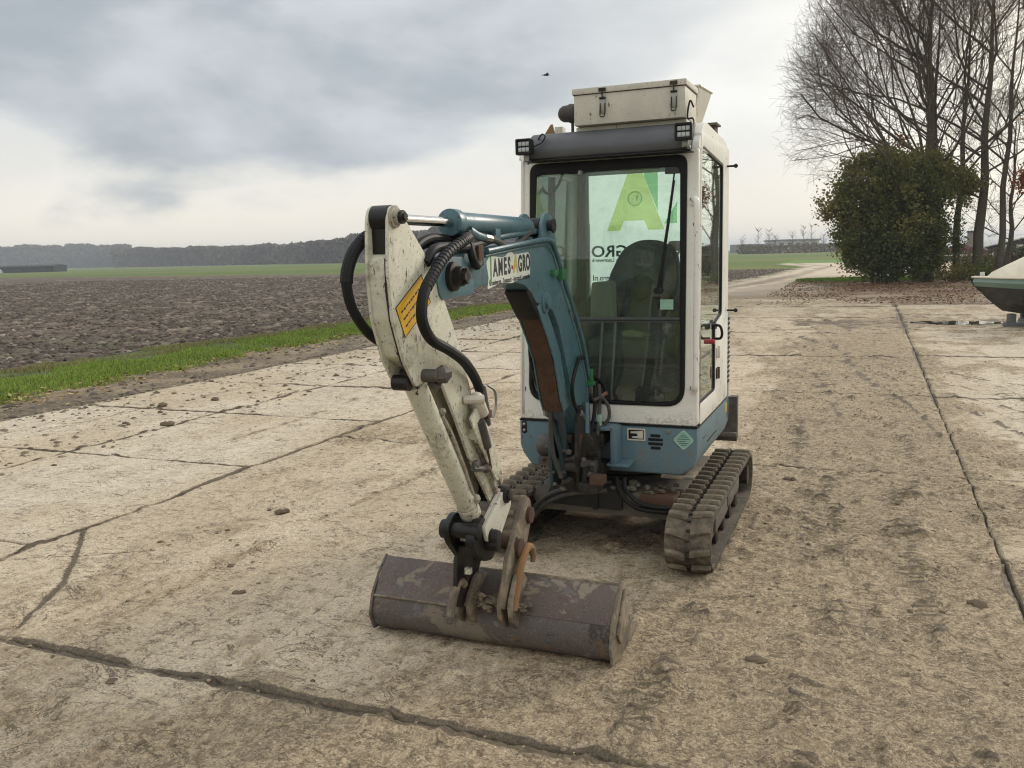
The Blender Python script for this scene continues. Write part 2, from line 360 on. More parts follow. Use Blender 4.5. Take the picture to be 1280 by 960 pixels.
# undercarriage
def stadium(r, y0=-.215, y1=1.165, n=12, zc=.165):
    o = []
    for i in range(n + 1):
        t = math.pi / 2 + math.pi * i / n; o.append((y0 + r * math.cos(t), zc + r * math.sin(t)))
    for i in range(n + 1):
        t = -math.pi / 2 + math.pi * i / n; o.append((y1 + r * math.cos(t), zc + r * math.sin(t)))
    return o
def on_belt(s, r=.140, y0=-.215, y1=1.165, zc=.165):
    """point and angle on the belt outer face at arclength s"""
    L = y1 - y0; C = math.pi * r; s = s % (2 * L + 2 * C)
    if s < L: return (y1 - s, zc + r, 0)             # top, going forward
    s -= L
    if s < C: a = s / r; return (y0 - r * math.sin(a), zc + r * math.cos(a), a)
    s -= C
    if s < L: return (y0 + s, zc - r, math.pi)
    s -= L; a = s / r; return (y1 + r * math.sin(a), zc - r * math.cos(a), math.pi + a)
lugm = MB()   # half chevron, local: x across, y along belt, z out
lv = [(.010, -.034, 0), (.112, -.010, 0), (.112, .026, 0), (.060, .018, 0), (.010, .004, 0)]
lt = [(.014, -.027, .024), (.107, -.004, .020), (.107, .018, .020), (.062, .011, .024), (.014, -.002, .024)]
lugm.add(lv + lt, [(4, 3, 2, 1, 0), (5, 6, 7, 8, 9)] + [(i, (i + 1) % 5, 5 + (i + 1) % 5, 5 + i) for i in range(5)])
lugr = build('track_lug', lugm, 'lug', None, .004)
mesh_r = lugr.data; mesh_l = mesh_r.copy(); mesh_l.transform(Matrix.Diagonal((-1, 1, 1, 1))); mesh_l.flip_normals(); bpy.data.objects.remove(lugr)
per = 2 * 1.38 + 2 * math.pi * .140; NL = 36
for x0, lab in ((-.137, 'rubber track on the left in the photo, half hidden behind the bucket linkage'), (.886, 'rubber track on the right in the photo, dusty brown')):
    xc = x0 + .115
    tr_ = P('track', MB().ring(stadium(.140), stadium(.118), x0, x0 + .23, 'x'), 'rubber', .004, label=lab)
    for i in range(NL):
        for me, off in ((mesh_r, 0), (mesh_l, .5)):
            y, z, a = on_belt((i + off * .35) * per / NL)
            o = bpy.data.objects.new('track_lug', me); o.location = (xc, y, z)
            o.rotation_euler = (a, 0, 0); link(o, tr_)
    ml = MB(); mt = MB()
    for i in range(NL * 2):
        y, z, a = on_belt(i * per / NL / 2); ny, nz = -math.sin(a), math.cos(a); ty, tz = -nz, ny
        ml.cyl((xc - .009, y + ny * .004, z + nz * .004), (xc + .009, y + ny * .004, z + nz * .004), .009, 6)
        if abs(ny) < .4:   # inner guide teeth
            for sx in (-.03, .03):
                mt.box(xc + sx - .012, xc + sx + .012, y - .006, y + .006, min(z - nz * .022, z - nz * .034), max(z - nz * .022, z - nz * .034))
    P('track_link', ml, 'grime', 0, tr_, kind='stuff'); P('guide_tooth', mt, 'rubber', 0, tr_, kind='stuff')
    inx = (x0 + .04, x0 + .19)
    fr = P('track_frame', MB().prism(rpoly([(-.06, .10), (1.0, .10), (1.04, .16), (1.0, .225), (-.02, .225), (-.1, .17)], .02), inx[0], inx[1] - .012, 'x').box(inx[0] + .01, inx[1] + .0, .05, .45, .12, .20).box(inx[0] + .01, inx[1] - .004, .52, .95, .13, .19), 'frame', .004)
    for yy in (.12, .36, .60, .84): P('track_roller', MB().lathe((xc, yy, .078), [(-.075, .02), (-.07, .042), (-.03, .045), (-.025, .03), (.025, .03), (.03, .045), (.07, .042), (.075, .02)], 'x', 18), 'grime', 0)
    P('idler_wheel', MB().lathe((xc, -.215, .165), [(-.06, .03), (-.06, .105), (-.02, .112), (0, .117), (.02, .112), (.06, .105), (.06, .03)], 'x', 28), 'grime', 0)
    sp = [( .116 * (1 if k % 2 else .86) * math.cos(math.pi * 2 * k / 22) + 1.165, .116 * (1 if k % 2 else .86) * math.sin(math.pi * 2 * k / 22) + .165) for k in range(22)]
    P('sprocket', MB().prism(sp, xc - .02, xc + .02, 'x').cyl((xc - .09, 1.165, .165), (xc + .10, 1.165, .165), .06), 'grime', 0)
P('undercarriage_frame', MB().prism([(.12, .20), (.90, .20), (.92, .33), (.10, .33)], .08, .90, 'x').prism(rpoly([(.12, .20), (.86, .20), (.88, .26), (.84, .315), (.12, .34), (.08, .27)], .02), -.05, .2, 'y')
  .box(.06, .92, .10, .22, .22, .30).box(.06, .92, .78, .9, .22, .30), 'frame', .006)
P('frame_plate', MB().prism(rpoly([(.16, .245), (.60, .235), (.60, .345), (.50, .37), (.20, .345)], .01), -.055, -.075, 'y').prism(rpoly([(.44, .232), (.47, .232), (.47, .352), (.44, .355)], .006), -.05, -.09, 'y'), 'grime', .003)
P('frame_bracket', MB().box(.70, .885, -.10, .06, .245, .335), 'rust', .008)
P('slew_ring', MB().lathe((.49, .46, .33), [(0, .34), (.04, .34), (.045, .31), (.09, .31), (.1, .36), (.15, .36)], 'z', 40), 'grime', 0)
P('dozer_arm', MB().box(.12, .20, .9, 1.72, .24, .34).box(.66, .74, .9, 1.72, .24, .34), 'frame', .01)
P('dozer_blade', MB().prism([(1.70, .58), (1.72, .40), (1.71, .26), (1.735, .26), (1.75, .40), (1.73, .58)], .02, .955, 'x').box(.90, .955, 1.735, 1.78, .27, .58).box(.02, .955, 1.66, 1.70, .30, .33), 'darkmetal', .004)

# lower body
body = rpoly([(0, .688), (0, .47), (.03, .43), (.55, .455), (1.0, .50), (1.20, .62), (1.20, .688)], [.012, .03, .03, .05, .05, .05, .01])
P('lower_body', MB().prism([(-.005, .688), (-.005, .55), (.012, .50), (.065, .43), (.90, .43), (.965, .475), (.985, .54), (.985, .688)], 0.0, 1.08, 'y'), 'blue', .014, seg=3)
P('tail_cover', MB().prism(rpoly([(.03, .50), (.985, .50), (.985, 1.22), (.90, 1.34), (.10, 1.34), (.03, 1.22)], .05), .985, 1.10, 'y').prism(rpoly([(.06, .46), (.93, .46), (.93, 1.15), (.83, 1.28), (.15, 1.28), (.06, 1.15)], .08), 1.10, 1.25, 'y'), 'blue', .02, seg=3)
vg = MB()
for i in range(14): vg.box(.978, .990, 1.02, 1.09, .78 + i * .03, .795 + i * .03)
P('side_grille', vg, 'black', .002)
P('body_trim', MB().box(-.004, .986, -.004, .02, .686, .696), 'seal', .001)
P('side_trim', MB().box(.97, .989, .02, 1.0, .686, .696), 'seal', .001)
P('edge_plate', MB().box(.80, .97, -.03, .22, .418, .432), 'mudplate', .003)
def pill(x0, x1, z0, z1, y0=-.0025, y1=.01): return MB().prism(rpoly([(x0, z0), (x1, z0), (x1, z1), (x0, z1)], min(x1 - x0, z1 - z0) * .45, 5), y0, y1, 'y')
for x0, x1, zc in ((.738, .792, .638), (.726, .806, .617), (.726, .806, .594), (.740, .794, .572)): P('vent_slot', pill(x0, x1, zc - .0075, zc + .0075), 'black', .001)
ds = P('marker_light', pill(.008, .038, .612, .682), 'black', .002)
for z in (.63, .664): P('bulb', MB().lathe((.023, -.004, z), [(-.003, .004), (0, .009), (.002, .009)], 'y', 12), 'steel', 0, ds)
lk = P('latch_recess', MB().ring(rpoly([(.612, .606), (.712, .606), (.712, .672), (.612, .672)], .006), rpoly([(.620, .614), (.704, .614), (.704, .664), (.620, .664)], .004), -.004, .01, 'y'), 'cream', .001)
P('recess_back', MB().box(.617, .707, -.0015, .004, .611, .667), 'black', 0, lk)
P('latch_lever', MB().prism([(.632, .655), (.632, .645), (.665, .645), (.672, .632), (.640, .628), (.640, .620), (.700, .618), (.700, .660)], -.005, .002, 'y'), 'cream', .001, lk)
P('body_bolt', MB().lathe((.834, -.002, .664), [(-.004, .005), (-.003, .013), (.004, .014)], 'y', 16), 'steel', 0)
dm = P('diamond_sticker', MB().prism(rpoly([(.857, .622), (.914, .566), (.972, .622), (.914, .681)], .016), -.0035, 0, 'y'), 'mint', 0)
P('sticker_border', MB().ring(rpoly([(.861, .622), (.914, .570), (.968, .622), (.914, .677)], .014), rpoly([(.864, .622), (.914, .573), (.965, .622), (.914, .674)], .014), -.0045, -.003, 'y'), 'mintpale', 0, dm)
pr = MB()
for z, a, b in ((.650, .902, .926), (.640, .893, .938), (.628, .884, .944), (.616, .882, .925), (.606, .890, .940), (.596, .9, .93)): pr.box(a, b, -.0045, -.003, z - .002, z + .002)
P('sticker_print', pr, 'teal', 0, dm)
P('side_mark', MB().box(.984, .987, .95, 1.0, .60, .66), 'labelyellow', .001)
sl = MB()
for i in range(9): sl.box(.983, .9875, .30 + i * .035, .322 + i * .035, .555, .562)
sl.box(.983, .987, .16, .26, .60, .603); P('side_slots', sl, 'black', 0)
P('body_bracket', MB().box(.555, .585, -.13, .0, .50, .69).prism([(-.135, .488), (.0, .488), (.0, .503), (-.135, .50)], .535, .655, 'x').box(.50, .57, -.135, 0, .678, .694), 'blue', .004)

# cab shell
fo = [(-.002, .696), (W, .696), (W, 2.115), (.039, 2.115)]; fi = [(.058, .80), (.915, .80), (.925, 2.072), (.094, 2.072)]
P('cab_front', MB().ring(rpoly(fo, [.012, .02, .03, .03], 6), rpoly(fi, [.10, .10, .05, .05], 6), 0, .055, 'y'), 'white', .012, seg=3)
si = [(.070, .812), (.902, .812), (.903, 2.012), (.128, 2.012)]
P('window_seal', MB().ring(rpoly([(.056, .797), (.917, .797), (.927, 2.075), (.092, 2.075)], [.10, .10, .05, .05], 6), rpoly([(.074, .814), (.893, .814), (.893, 2.018), (.124, 2.018)], [.09, .09, .03, .03], 6), -.006, .03, 'y'), 'seal', .004)
P('windshield_upper', MB().prism(rpoly([(.085, 1.262), (.89, 1.262), (.89, 2.012), (.128, 2.012)], .015), .008, .013, 'y'), 'glass', 0)
P('windshield_lower', MB().prism(rpoly([(.078, .818), (.89, .818), (.89, 1.25), (.08, 1.25)], [.07, .07, .01, .01]), .016, .021, 'y'), 'glass', 0)
P('window_midrail', MB().box(.06, .893, -.008, .03, 1.248, 1.262).box(.06, .893, -.003, .03, 1.236, 1.246), 'pillar', .003)
P('glass_corner', MB().box(.815, .89, .0, .03, 1.985, 2.02), 'pillar', .003)
do = [(.0, .696), (.995, .696), (1.0, 1.22), (.99, 2.13), (.5, 2.13), (.0, 2.13)]
di = [(.05, .806), (.546, .806), (.535, 1.185), (.775, 1.225), (.775, 2.085), (.080, 2.125)]
do = [(.055, .696), (.66, .696), (.995, .70), (.995, 1.22), (.98, 2.19), (.055, 2.19)]
P('side_door', MB().ring(rpoly(do, .02, 4), rpoly(di, [.02, .03, .03, .03, .03, .05], 4), W - .035, W + .004, 'x'), 'white', .006, label='door side of the cab, with glass and black handle')
P('door_seal', MB().ring(rpoly(di, [.02, .03, .03, .03, .03, .05], 4), rpoly([(.060, .818), (.534, .818), (.523, 1.195), (.763, 1.236), (.763, 2.073), (.090, 2.112)], [.02, .03, .03, .03, .03, .05], 4), W - .02, W + .001, 'x'), 'seal', .002)
P('door_glass', MB().prism(rpoly([(.055, .812), (.540, .812), (.529, 1.19), (.769, 1.23), (.769, 2.079), (.085, 2.118)], .02), W - .012, W - .008, 'x'), 'glass_side', 0)
P('door_handle', MB().hose([(W, .44, 1.185), (W + .04, .435, 1.185), (W + .052, .44, 1.16), (W + .052, .45, 1.13), (W + .04, .455, 1.112), (W, .455, 1.112)], .0075).box(W, W + .02, .41, .48, 1.165, 1.195), 'black', 0)
P('door_lock', MB().box(W, W + .008, .02, .045, 1.10, 1.19).cyl((W, .04, .97), (W + .012, .04, .97), .012), 'steel', .002)
P('door_latch', MB().cyl((W - .01, .40, 1.10), (W + .02, .40, 1.10), .014, 12), 'red', 0)
for z in (1.02, .90): P('door_hinge', MB().box(W - .008, W + .012, .555, .60, z - .03, z + .03).cyl((W + .012, .60, z - .034), (W + .012, .60, z + .034), .008, 10), 'rust' if z < 1 else 'cream', .002)
# far side (image left), rear wall, roof, floor
lo = [(.0, .70), (.995, .70), (.985, 2.12), (.0, 2.12)]; li = [(.10, 1.05), (.80, 1.05), (.80, 2.04), (.10, 2.04)]
def lean(mb, z0=.69, z1=2.1, d=.039): mb.v = [(x + d * (z - z0) / (z1 - z0), y, z) for x, y, z in mb.v]; return mb
P('cab_side', lean(MB().ring(rpoly(lo, .02, 3), rpoly(li, .05, 3), -.001, .03, 'x')), 'white', .004, label='closed side of the cab on the left in the photo')
P('side_glass', lean(MB().prism(rpoly(li, .04), .012, .016, 'x')), 'glass', 0)
P('side_window_bar', lean(MB().box(.01, .035, .44, .465, 1.05, 2.04)), 'pillar', .002)
ro_ = [(.0, .70), (W, .70), (W, 2.14), (.02, 2.14)]; ri_ = [(.115, 1.13), (.90, 1.13), (.90, 2.11), (.115, 2.11)]
P('rear_wall', MB().ring(rpoly(ro_, .02, 3), rpoly(ri_, .03, 3), .955, .985, 'y'), 'pillar', .004)
P('rear_pillar', MB().box(.03, .115, .90, .955, .72, 2.13).box(.06, .08, .89, .9, .9, 2.1), 'pillar', .008)
P('rear_pillar', MB().box(.90, .96, .90, .955, .72, 2.13), 'pillar', .008)
P('rear_glass', MB().prism(rpoly(ri_, .02), .966, .970, 'y'), 'glass', 0)
P('window_film', MB().prism(rpoly([(.12, 1.36), (.895, 1.36), (.895, 2.10), (.12, 2.10)], .02), .9775, .979, 'y'), 'filmbase', 0, label='pale translucent film covering the rear window')
P('roof', MB().prism(rpoly([(.0, 2.10), (.01, 2.135), (.13, 2.225), (.20, 2.252), (.88, 2.222), (.985, 2.16), (.99, 2.10)], [.01, .03, .05, .05, .05, .04, .01]), .028, W, 'x'), 'white', .022, seg=3)
P('cab_floor', MB().box(.02, .96, .03, .96, .70, .73), 'interior', .004)
P('headliner', MB().box(.05, .95, .06, .95, 2.08, 2.10), 'interior', .004)
# visor + lamps on it
P('roof_visor', MB().prism(rpoly([(.10, 2.235), (-.02, 2.225), (-.09, 2.185), (-.115, 2.13), (-.105, 2.088), (-.06, 2.080), (.0, 2.098), (.02, 2.13)], [.01, .04, .04, .04, .015, .02, .01, .01]), .118, .952, 'x'), 'visor', .01, seg=3)
P('visor_lip', MB().box(.10, .965, -.108, -.02, 2.077, 2.086), 'black', .003)
for x, z, lab in ((.128, 2.146, 'small square LED work light at the left end of the visor'), (.945, 2.162, 'small square LED work light at the right end of the visor')):
    wl = P('work_light', MB().ring(rpoly([(x - .042, z - .04), (x + .042, z - .04), (x + .042, z + .04), (x - .042, z + .04)], .008), rpoly([(x - .032, z - .029), (x + .032, z - .029), (x + .032, z + .029), (x - .032, z + .029)], .004), -.195, -.16, 'y').box(x - .038, x + .038, -.182, -.135, z - .036, z + .036), 'black', .002, label=lab)
    for i in range(3):
        for j in (-1, 1): P('led_lens', MB().box(x - .030 + i * .0205, x - .0115 + i * .0205, -.188, -.181, z + j * .0145 - .011, z + j * .0145 + .011), 'lens', .002, wl)
    P('light_bracket', MB().box(x - .012, x + .012, -.15, -.09, z - .07, z - .06).box(x - .015, x + .015, -.15, -.14, z - .07, z), 'steel', .002, wl)
P('light_cable', MB().hose([(.17, -.14, 2.15), (.20, -.11, 2.17), (.215, -.10, 2.20), (.19, -.08, 2.215), (.17, -.08, 2.19)], .004).hose([(.96, -.13, 2.17), (.975, -.08, 2.20), (.96, -.03, 2.24), (.93, -.01, 2.25), (.94, .0, 2.33), (.955, .02, 2.30)], .0045), 'black', 0)
P('visor_bolts', MB().cyl((.955, -.10, 2.095), (.955, -.12, 2.095), .01, 8).cyl((.12, -.10, 2.072), (.12, -.12, 2.072), .008, 8), 'steel', 0)
P('roof_beacon', MB().lathe((.30, .10, 2.335), [(-.075, .018), (-.066, .032), (-.05, .042), (-.02, .045), (-.012, .05), (.0, .05), (.02, .045)], 'x', 20).cyl((.30, .1, 2.24), (.30, .1, 2.33), .008), 'hosegrey', 0, label='dark round beacon lying on the roof beside the box')
P('reflector', MB().prism([(.095, 2.24), (.165, 2.24), (.150, 2.305), (.138, 2.30)], .2, .215, 'y'), 'orange', .002)
P('roof_bracket', MB().box(.17, .215, .18, .24, 2.235, 2.285), 'cream', .004)
P('roof_stub', MB().box(.90, .95, .70, .80, 2.19, 2.30), 'rust', .004); P('roof_stub', MB().box(.89, .965, .68, .82, 2.300, 2.312), 'darkmetal', .003)
P('roof_plate', MB().box(.345, .92, .02, .5, 2.22, 2.248), 'cream', .004)
# grab rail
P('grab_rail', MB().hose([(.965, -.002, 1.845), (.97, -.035, 1.85), (.985, -.052, 1.82), (.988, -.052, 1.6), (.986, -.052, 1.2), (.986, -.052, .96), (.98, -.045, .905), (.965, -.002, .895)], .0155, 12).lathe((.965, -.005, .895), [(-.004, .024), (.01, .022), (.012, .018)], 'y', 14).lathe((.962, -.005, 1.845), [(-.01, .022), (.0, .024), (.01, .02)], 'y', 14), 'white', 0)
P('wiper', MB().tube([(.782, -.022, 1.40), (.800, -.024, 1.50), (.835, -.024, 1.72), (.868, -.022, 1.985)], [.010, .009, .008, .004], 8).tube([(.80, -.016, 1.46), (.822, -.016, 1.63), (.866, -.016, 1.95)], .006, 6).cyl((.782, .0, 1.40), (.782, -.035, 1.40), .018, 14), 'black', 0)
P('window_sticker', MB().box(.790, .858, .005, .0075, 1.303, 1.355), 'mint', 0)
P('hook', MB().lathe((.372, -.006, 2.018), [(0, .012), (.01, .012)], 'y', 14).cyl((.372, -.02, 2.018), (.372, -.006, 2.018), .007, 10), 'steel', 0)
P('mirror_stub', MB().cyl((W, .90, 2.085), (W + .05, .90, 2.085), .006, 8).ball((W + .055, .90, 2.085), .013, 10), 'black', 0)
P('mirror_stub', MB().cyl((W, .96, 1.235), (W + .05, .96, 1.235), .006, 8).ball((W + .055, .96, 1.235), .013, 10), 'black', 0)
# interior
st = P('seat', MB().prism(rpoly([(.30, 1.02), (.31, 1.45), (.40, 1.62), (.50, 1.672), (.62, 1.668), (.72, 1.60), (.74, 1.45), (.74, 1.02)], .05), .72, .82, 'y').prism(rpoly([(.34, 1.0), (.34, 1.11), (.78, 1.13), (.80, 1.0)], .03), .30, .74, 'x'), 'seatfab', .02, seg=3)
P('headrest', MB().prism(rpoly([(.66, 1.60), (.90, 1.60), (.90, 1.66), (.66, 1.66)], .02), .8, .86, 'y'), 'seatfab', .01, st)
jk = MB()
for i in range(16):
    a = random.random(); jk.ball((.36 + .38 * a, .66 + .05 * random.random(), 1.24 + .22 * math.sin(a * math.pi) * random.uniform(.6, 1)), random.uniform(.05, .085), 10, (1.1, .6, .8), .35)
P('jacket', jk, 'jacket', 0, label='dark jacket thrown over the seat')
P('arm_console', MB().box(.12, .28, .42, .80, .95, 1.18).box(.78, .90, .42, .80, .95, 1.18), 'interior', .02)
P('cloth_bag', MB().prism(rpoly([(.30, 1.20), (.44, 1.20), (.435, 1.425), (.42, 1.44), (.31, 1.435)], .02), .36, .46, 'y'), 'bag', .015, label='pale olive bag standing in the cab')
for x, x2 in ((.413, .385), (.487, .461)): P('travel_lever', MB().tube([(x2, .24, .74), (x2, .24, .84), (x, .24, 1.22)], .008, 8), 'steel', 0)
P('joystick', MB().cyl((.20, .45, 1.18), (.20, .43, 1.32), .012).ball((.20, .43, 1.34), .024, 10, (1, 1, 1.5)), 'interior', 0)
P('joystick', MB().cyl((.82, .45, 1.18), (.82, .43, 1.32), .012).ball((.82, .43, 1.34), .024, 10, (1, 1, 1.5)), 'interior', 0)
P('pedal', MB().prism(rpoly([(.50, 1.13), (.62, 1.125), (.62, 1.145), (.56, 1.165), (.50, 1.158)], .008), .33, .38, 'y').cyl((.62, .35, 1.14), (.66, .35, 1.135), .004, 6), 'bag', .003)
P('dashboard', MB().box(.10, .88, .30, .34, .955, .975).box(.12, .86, .34, .40, .73, .96), 'interior', .01)
P('cable_loop', MB().hose([(.03, .32, 2.05), (.035, .31, 2.0), (.06, .30, 1.955), (.09, .30, 1.938), (.12, .30, 1.955), (.15, .31, 2.0), (.168, .32, 2.06)], .009), 'interior', 0)
MXR = Matrix.Rotation(R(90), 4, 'X')
def TB(x, y, z): return Matrix.Translation((x, y, z)) @ Matrix.Rotation(R(180), 4, 'Z') @ MXR     # faces backwards, read from behind
dc = P('rear_decal', MB().prism([(.235, 1.735), (.318, 1.735), (.345, 1.795), (.475, 1.795), (.50, 1.735), (.60, 1.735), (.465, 2.085), (.37, 2.085)], .972, .9735, 'y'), 'filmyellow', 0, label='green and yellow letter A printed film on the rear window')
P('decal_green', MB().prism([(.475, 2.085), (.56, 2.085), (.56, 1.85), (.475, 2.06)], .972, .9735, 'y').prism([(.60, 1.77), (.68, 1.90), (.68, 1.77)], .972, .9735, 'y'), 'filmgreen', 0, dc)  # green printed areas beside the yellow letter
P('decal_badge', MB().lathe((.415, .974, 1.93), [(0, .05), (.001, .05)], 'y', 28), 'filmgrey', 0, dc)
P('badge_emblem', MB().ring([(.415 + .045 * math.cos(t * .2618), 1.93 + .045 * math.sin(t * .2618)) for t in range(24)], [(.415 + .039 * math.cos(t * .2618), 1.93 + .039 * math.sin(t * .2618)) for t in range(24)], .9755, .9765, 'y').prism([(.39, 1.91), (.41, 1.95), (.40, 1.92)], .9755, .9765, 'y').prism([(.42, 1.95), (.44, 1.95), (.425, 1.91)], .9755, .9765, 'y'), 'filmgreen', 0, dc)
text_mesh('decal_lettering', 'JAMES-AGRO', .100, 'filmink', EXC, TB(.128, .973, 1.605), bold=.0022, align='RIGHT', sx=1.12)
text_mesh('decal_lettering', 'Agrarisch Loonwerk', .036, 'filmink', EXC, TB(.132, .973, 1.553), align='RIGHT', bold=.0006, sx=1.0)
text_mesh('decal_lettering', 'www.james-agro.nl', .050, 'filmink', EXC, TB(.136, .973, 1.44), align='RIGHT', bold=.0008, sx=1.0)

# ---- boom
BX0, BX1 = .312, .428
boom = P('boom', MB().prism(rpoly([(-1.80, 1.588), (-1.74, 1.602), (-1.44, 1.622), (-.98, 1.655), (-.70, 1.668), (-.60, 1.620), (-.50, 1.49), (-.23, 1.165), (-.11, .957), (-.055, .75), (-.05, .63),
     (-.20, .60), (-.27, .70), (-.361, .916), (-.453, 1.088), (-.54, 1.252), (-.62, 1.335), (-.72, 1.375), (-.838, 1.385), (-.90, 1.435), (-.98, 1.472), (-1.10, 1.487), (-1.45, 1.487), (-1.50, 1.47), (-1.80, 1.478)], .02), BX0, BX1, 'x'), 'teal', .010, seg=2)
P('boom_flange', MB().tube([(BX1, -1.40, 1.60), (BX1, -.98, 1.632), (BX1, -.71, 1.645), (BX1, -.615, 1.598), (BX1, -.52, 1.475), (BX1, -.26, 1.165), (BX1, -.14, .957), (BX1, -.09, .76)], .008, 8), 'teal', 0, boom)
P('boom_pin', MB().lathe((BX1 - .005, -.733, 1.385), [(0, .052), (.012, .05), (.014, .03), (.028, .028), (.03, .012)], 'x', 22), 'teal', 0, boom)
P('boom_tip_plate', MB().prism(rpoly([(-1.845, 1.60), (-1.60, 1.600), (-1.52, 1.50), (-1.53, 1.462), (-1.80, 1.455)], .03), BX1, BX1 + .012, 'x').prism(rpoly([(-1.845, 1.60), (-1.60, 1.600), (-1.52, 1.50), (-1.53, 1.462), (-1.80, 1.455)], .03), BX0 - .012, BX0, 'x'), 'teal', .004, boom)
P('arm_pivot_pin', MB().lathe((BX1 + .012, -1.71, 1.532), [(0, .052), (.016, .05), (.02, .036), (.045, .034), (.048, .02), (.062, .02)], 'x', 24).box(BX1 + .055, BX1 + .075, -1.735, -1.685, 1.522, 1.542).box(BX1 + .055, BX1 + .075, -1.718, -1.702, 1.505, 1.56), 'grime', 0, boom)
P('boom_pipe', MB().hose([(.395, -1.50, 1.640), (.395, -1.224, 1.668), (.395, -.76, 1.702), (.395, -.665, 1.69), (.395, -.565, 1.58), (.395, -.42, 1.42), (.395, -.20, 1.16), (.395, -.09, .97), (.395, -.04, .86)], .0135, 10), 'teal', 0)
P('boom_pipe', MB().hose([(.355, -1.45, 1.640), (.355, -1.224, 1.665), (.355, -.76, 1.70), (.355, -.66, 1.688), (.355, -.55, 1.575), (.355, -.40, 1.41), (.355, -.18, 1.15), (.355, -.07, .96), (.355, -.03, .88)], .0135, 10), 'teal', 0)
P('boom_pipe', MB().hose([(BX1 + .012, -1.40, 1.618), (BX1 + .012, -.98, 1.650), (BX1 + .012, -.70, 1.664), (BX1 + .012, -.605, 1.61), (BX1 + .012, -.50, 1.49), (BX1 + .012, -.24, 1.19), (BX1 + .012, -.13, .99), (BX1 + .012, -.10, .90)], .011, 10), 'teal', 0)
P('pipe_clamp', MB().box(.335, .45, -.655, -.60, 1.50, 1.53).box(.43, .455, -.56, -.50, 1.48, 1.53).cyl((.38, -.54, 1.53), (.38, -.54, 1.60), .012), 'greenclip', .004)
P('pipe_clamp', MB().box(.335, .42, -1.26, -1.21, 1.655, 1.705).cyl((.35, -1.235, 1.70), (.35, -1.235, 1.725), .01, 6), 'teal', .004)
P('hose_block', MB().box(.35, .452, -1.50, -1.455, 1.565, 1.640), 'rust', .004); P('hose_block', MB().box(.34, .43, -1.53, -1.45, 1.64, 1.695).cyl((.385, -1.49, 1.69), (.385, -1.49, 1.72), .014, 6), 'hosegrey', .005)
# boom cylinder under the boom with its rusty guard
P('boom_cylinder', MB().cyl((.37, -.62, 1.27), (.37, -.40, .80), .036, 22).cyl((.37, -.40, .80), (.37, -.28, .55), .022, 14).cyl((.37, -.70, 1.36), (.37, -.60, 1.24), .04, 22), 'teal_dark', 0)
gd = [(-.90, 1.425), (-.838, 1.372), (-.71, 1.23), (-.617, 1.108), (-.535, .904), (-.490, .837)]
def off(pl, d): return [(y + d, z + d * .25) for y, z in reversed(pl)]
P('cylinder_guard', MB().prism(gd[1:] + off(gd[1:], .012), .326, .416, 'x'), 'rust', .002)
P('guard_flange', MB().prism(gd[1:] + off(gd[1:], .085), .420, .428, 'x').prism(gd[1:] + off(gd[1:], .085), .314, .322, 'x'), 'teal', .002)
P('guard_top_block', MB().prism([(-.95, 1.44), (-.86, 1.36), (-.80, 1.31), (-.77, 1.33), (-.86, 1.425), (-.93, 1.46)], .318, .424, 'x'), 'black', .006)  # black block across the top of the guard
# arm cylinder on top
ac0, ac1 = Vector((.392, -2.055, 1.722)), Vector((.37, -.70, 1.722))
def ac(t): return tuple(ac0.lerp(ac1, t))
P('arm_cylinder', MB().cyl(ac(.36), ac(.90), .040, 26).cyl(ac(.335), ac(.375), .049, 26).cyl(ac(.90), ac(.93), .036, 20), 'teal', .003)
P('cylinder_rod', MB().cyl(ac(.03), ac(.34), .0175, 20), 'chrome', 0)
P('cylinder_port', MB().tube([(.41, -1.50, 1.69), (.425, -1.46, 1.675), (.43, -1.40, 1.668)], [.024, .018, .014], 12), 'teal', 0)
P('cylinder_port', MB().tube([(.43, -1.40, 1.668), (.43, -1.34, 1.664)], .016, 8), 'steel', 0)
P('boom_ear', MB().prism(rpoly([(-.78, 1.655), (-.765, 1.74), (-.72, 1.785), (-.65, 1.785), (-.60, 1.74), (-.56, 1.60), (-.62, 1.60)], .025), BX1 - .012, BX1 + .004, 'x').prism(rpoly([(-.78, 1.655), (-.765, 1.74), (-.72, 1.785), (-.65, 1.785), (-.60, 1.74), (-.56, 1.60), (-.62, 1.60)], .025), BX0 - .004, BX0 + .012, 'x'), 'teal', .004)
P('cylinder_pin', MB().cyl((.30, -.685, 1.728), (.452, -.685, 1.728), .024, 16).cyl((.452, -.685, 1.728), (.462, -.685, 1.728), .034, 8).cyl((.33, -.71, 1.722), (.41, -.71, 1.722), .042, 20), 'grime', .002)

# ---- arm
AX0, AX1 = .350, .434
face = [(-2.118, 1.72), (-2.10, 1.755), (-2.06, 1.765), (-2.03, 1.735), (-1.90, 1.622), (-1.80, 1.515), (-1.76, 1.45), (-1.70, 1.36), (-1.642, 1.26), (-1.575, 1.12), (-1.50, .95), (-1.42, .78), (-1.335, .70), (-1.315, .655), (-1.35, .615), (-1.41, .625),
        (-1.47, .70), (-1.60, .86), (-1.700, 1.02), (-1.80, 1.165), (-1.875, 1.195), (-1.99, 1.185), (-2.06, 1.275), (-2.118, 1.413), (-2.132, 1.56)]
web = [(-2.128, 1.58), (-2.110, 1.605), (-2.04, 1.64), (-1.93, 1.64), (-1.80, 1.50), (-1.66, 1.29), (-1.68, 1.26), (-1.83, 1.25), (-1.97, 1.245), (-2.057, 1.29), (-2.113, 1.415)]
arm = P('digging_arm', MB().prism(rpoly(web, .01), AX0 + .011, AX1 - .011, 'x'), 'armwhite', .003)
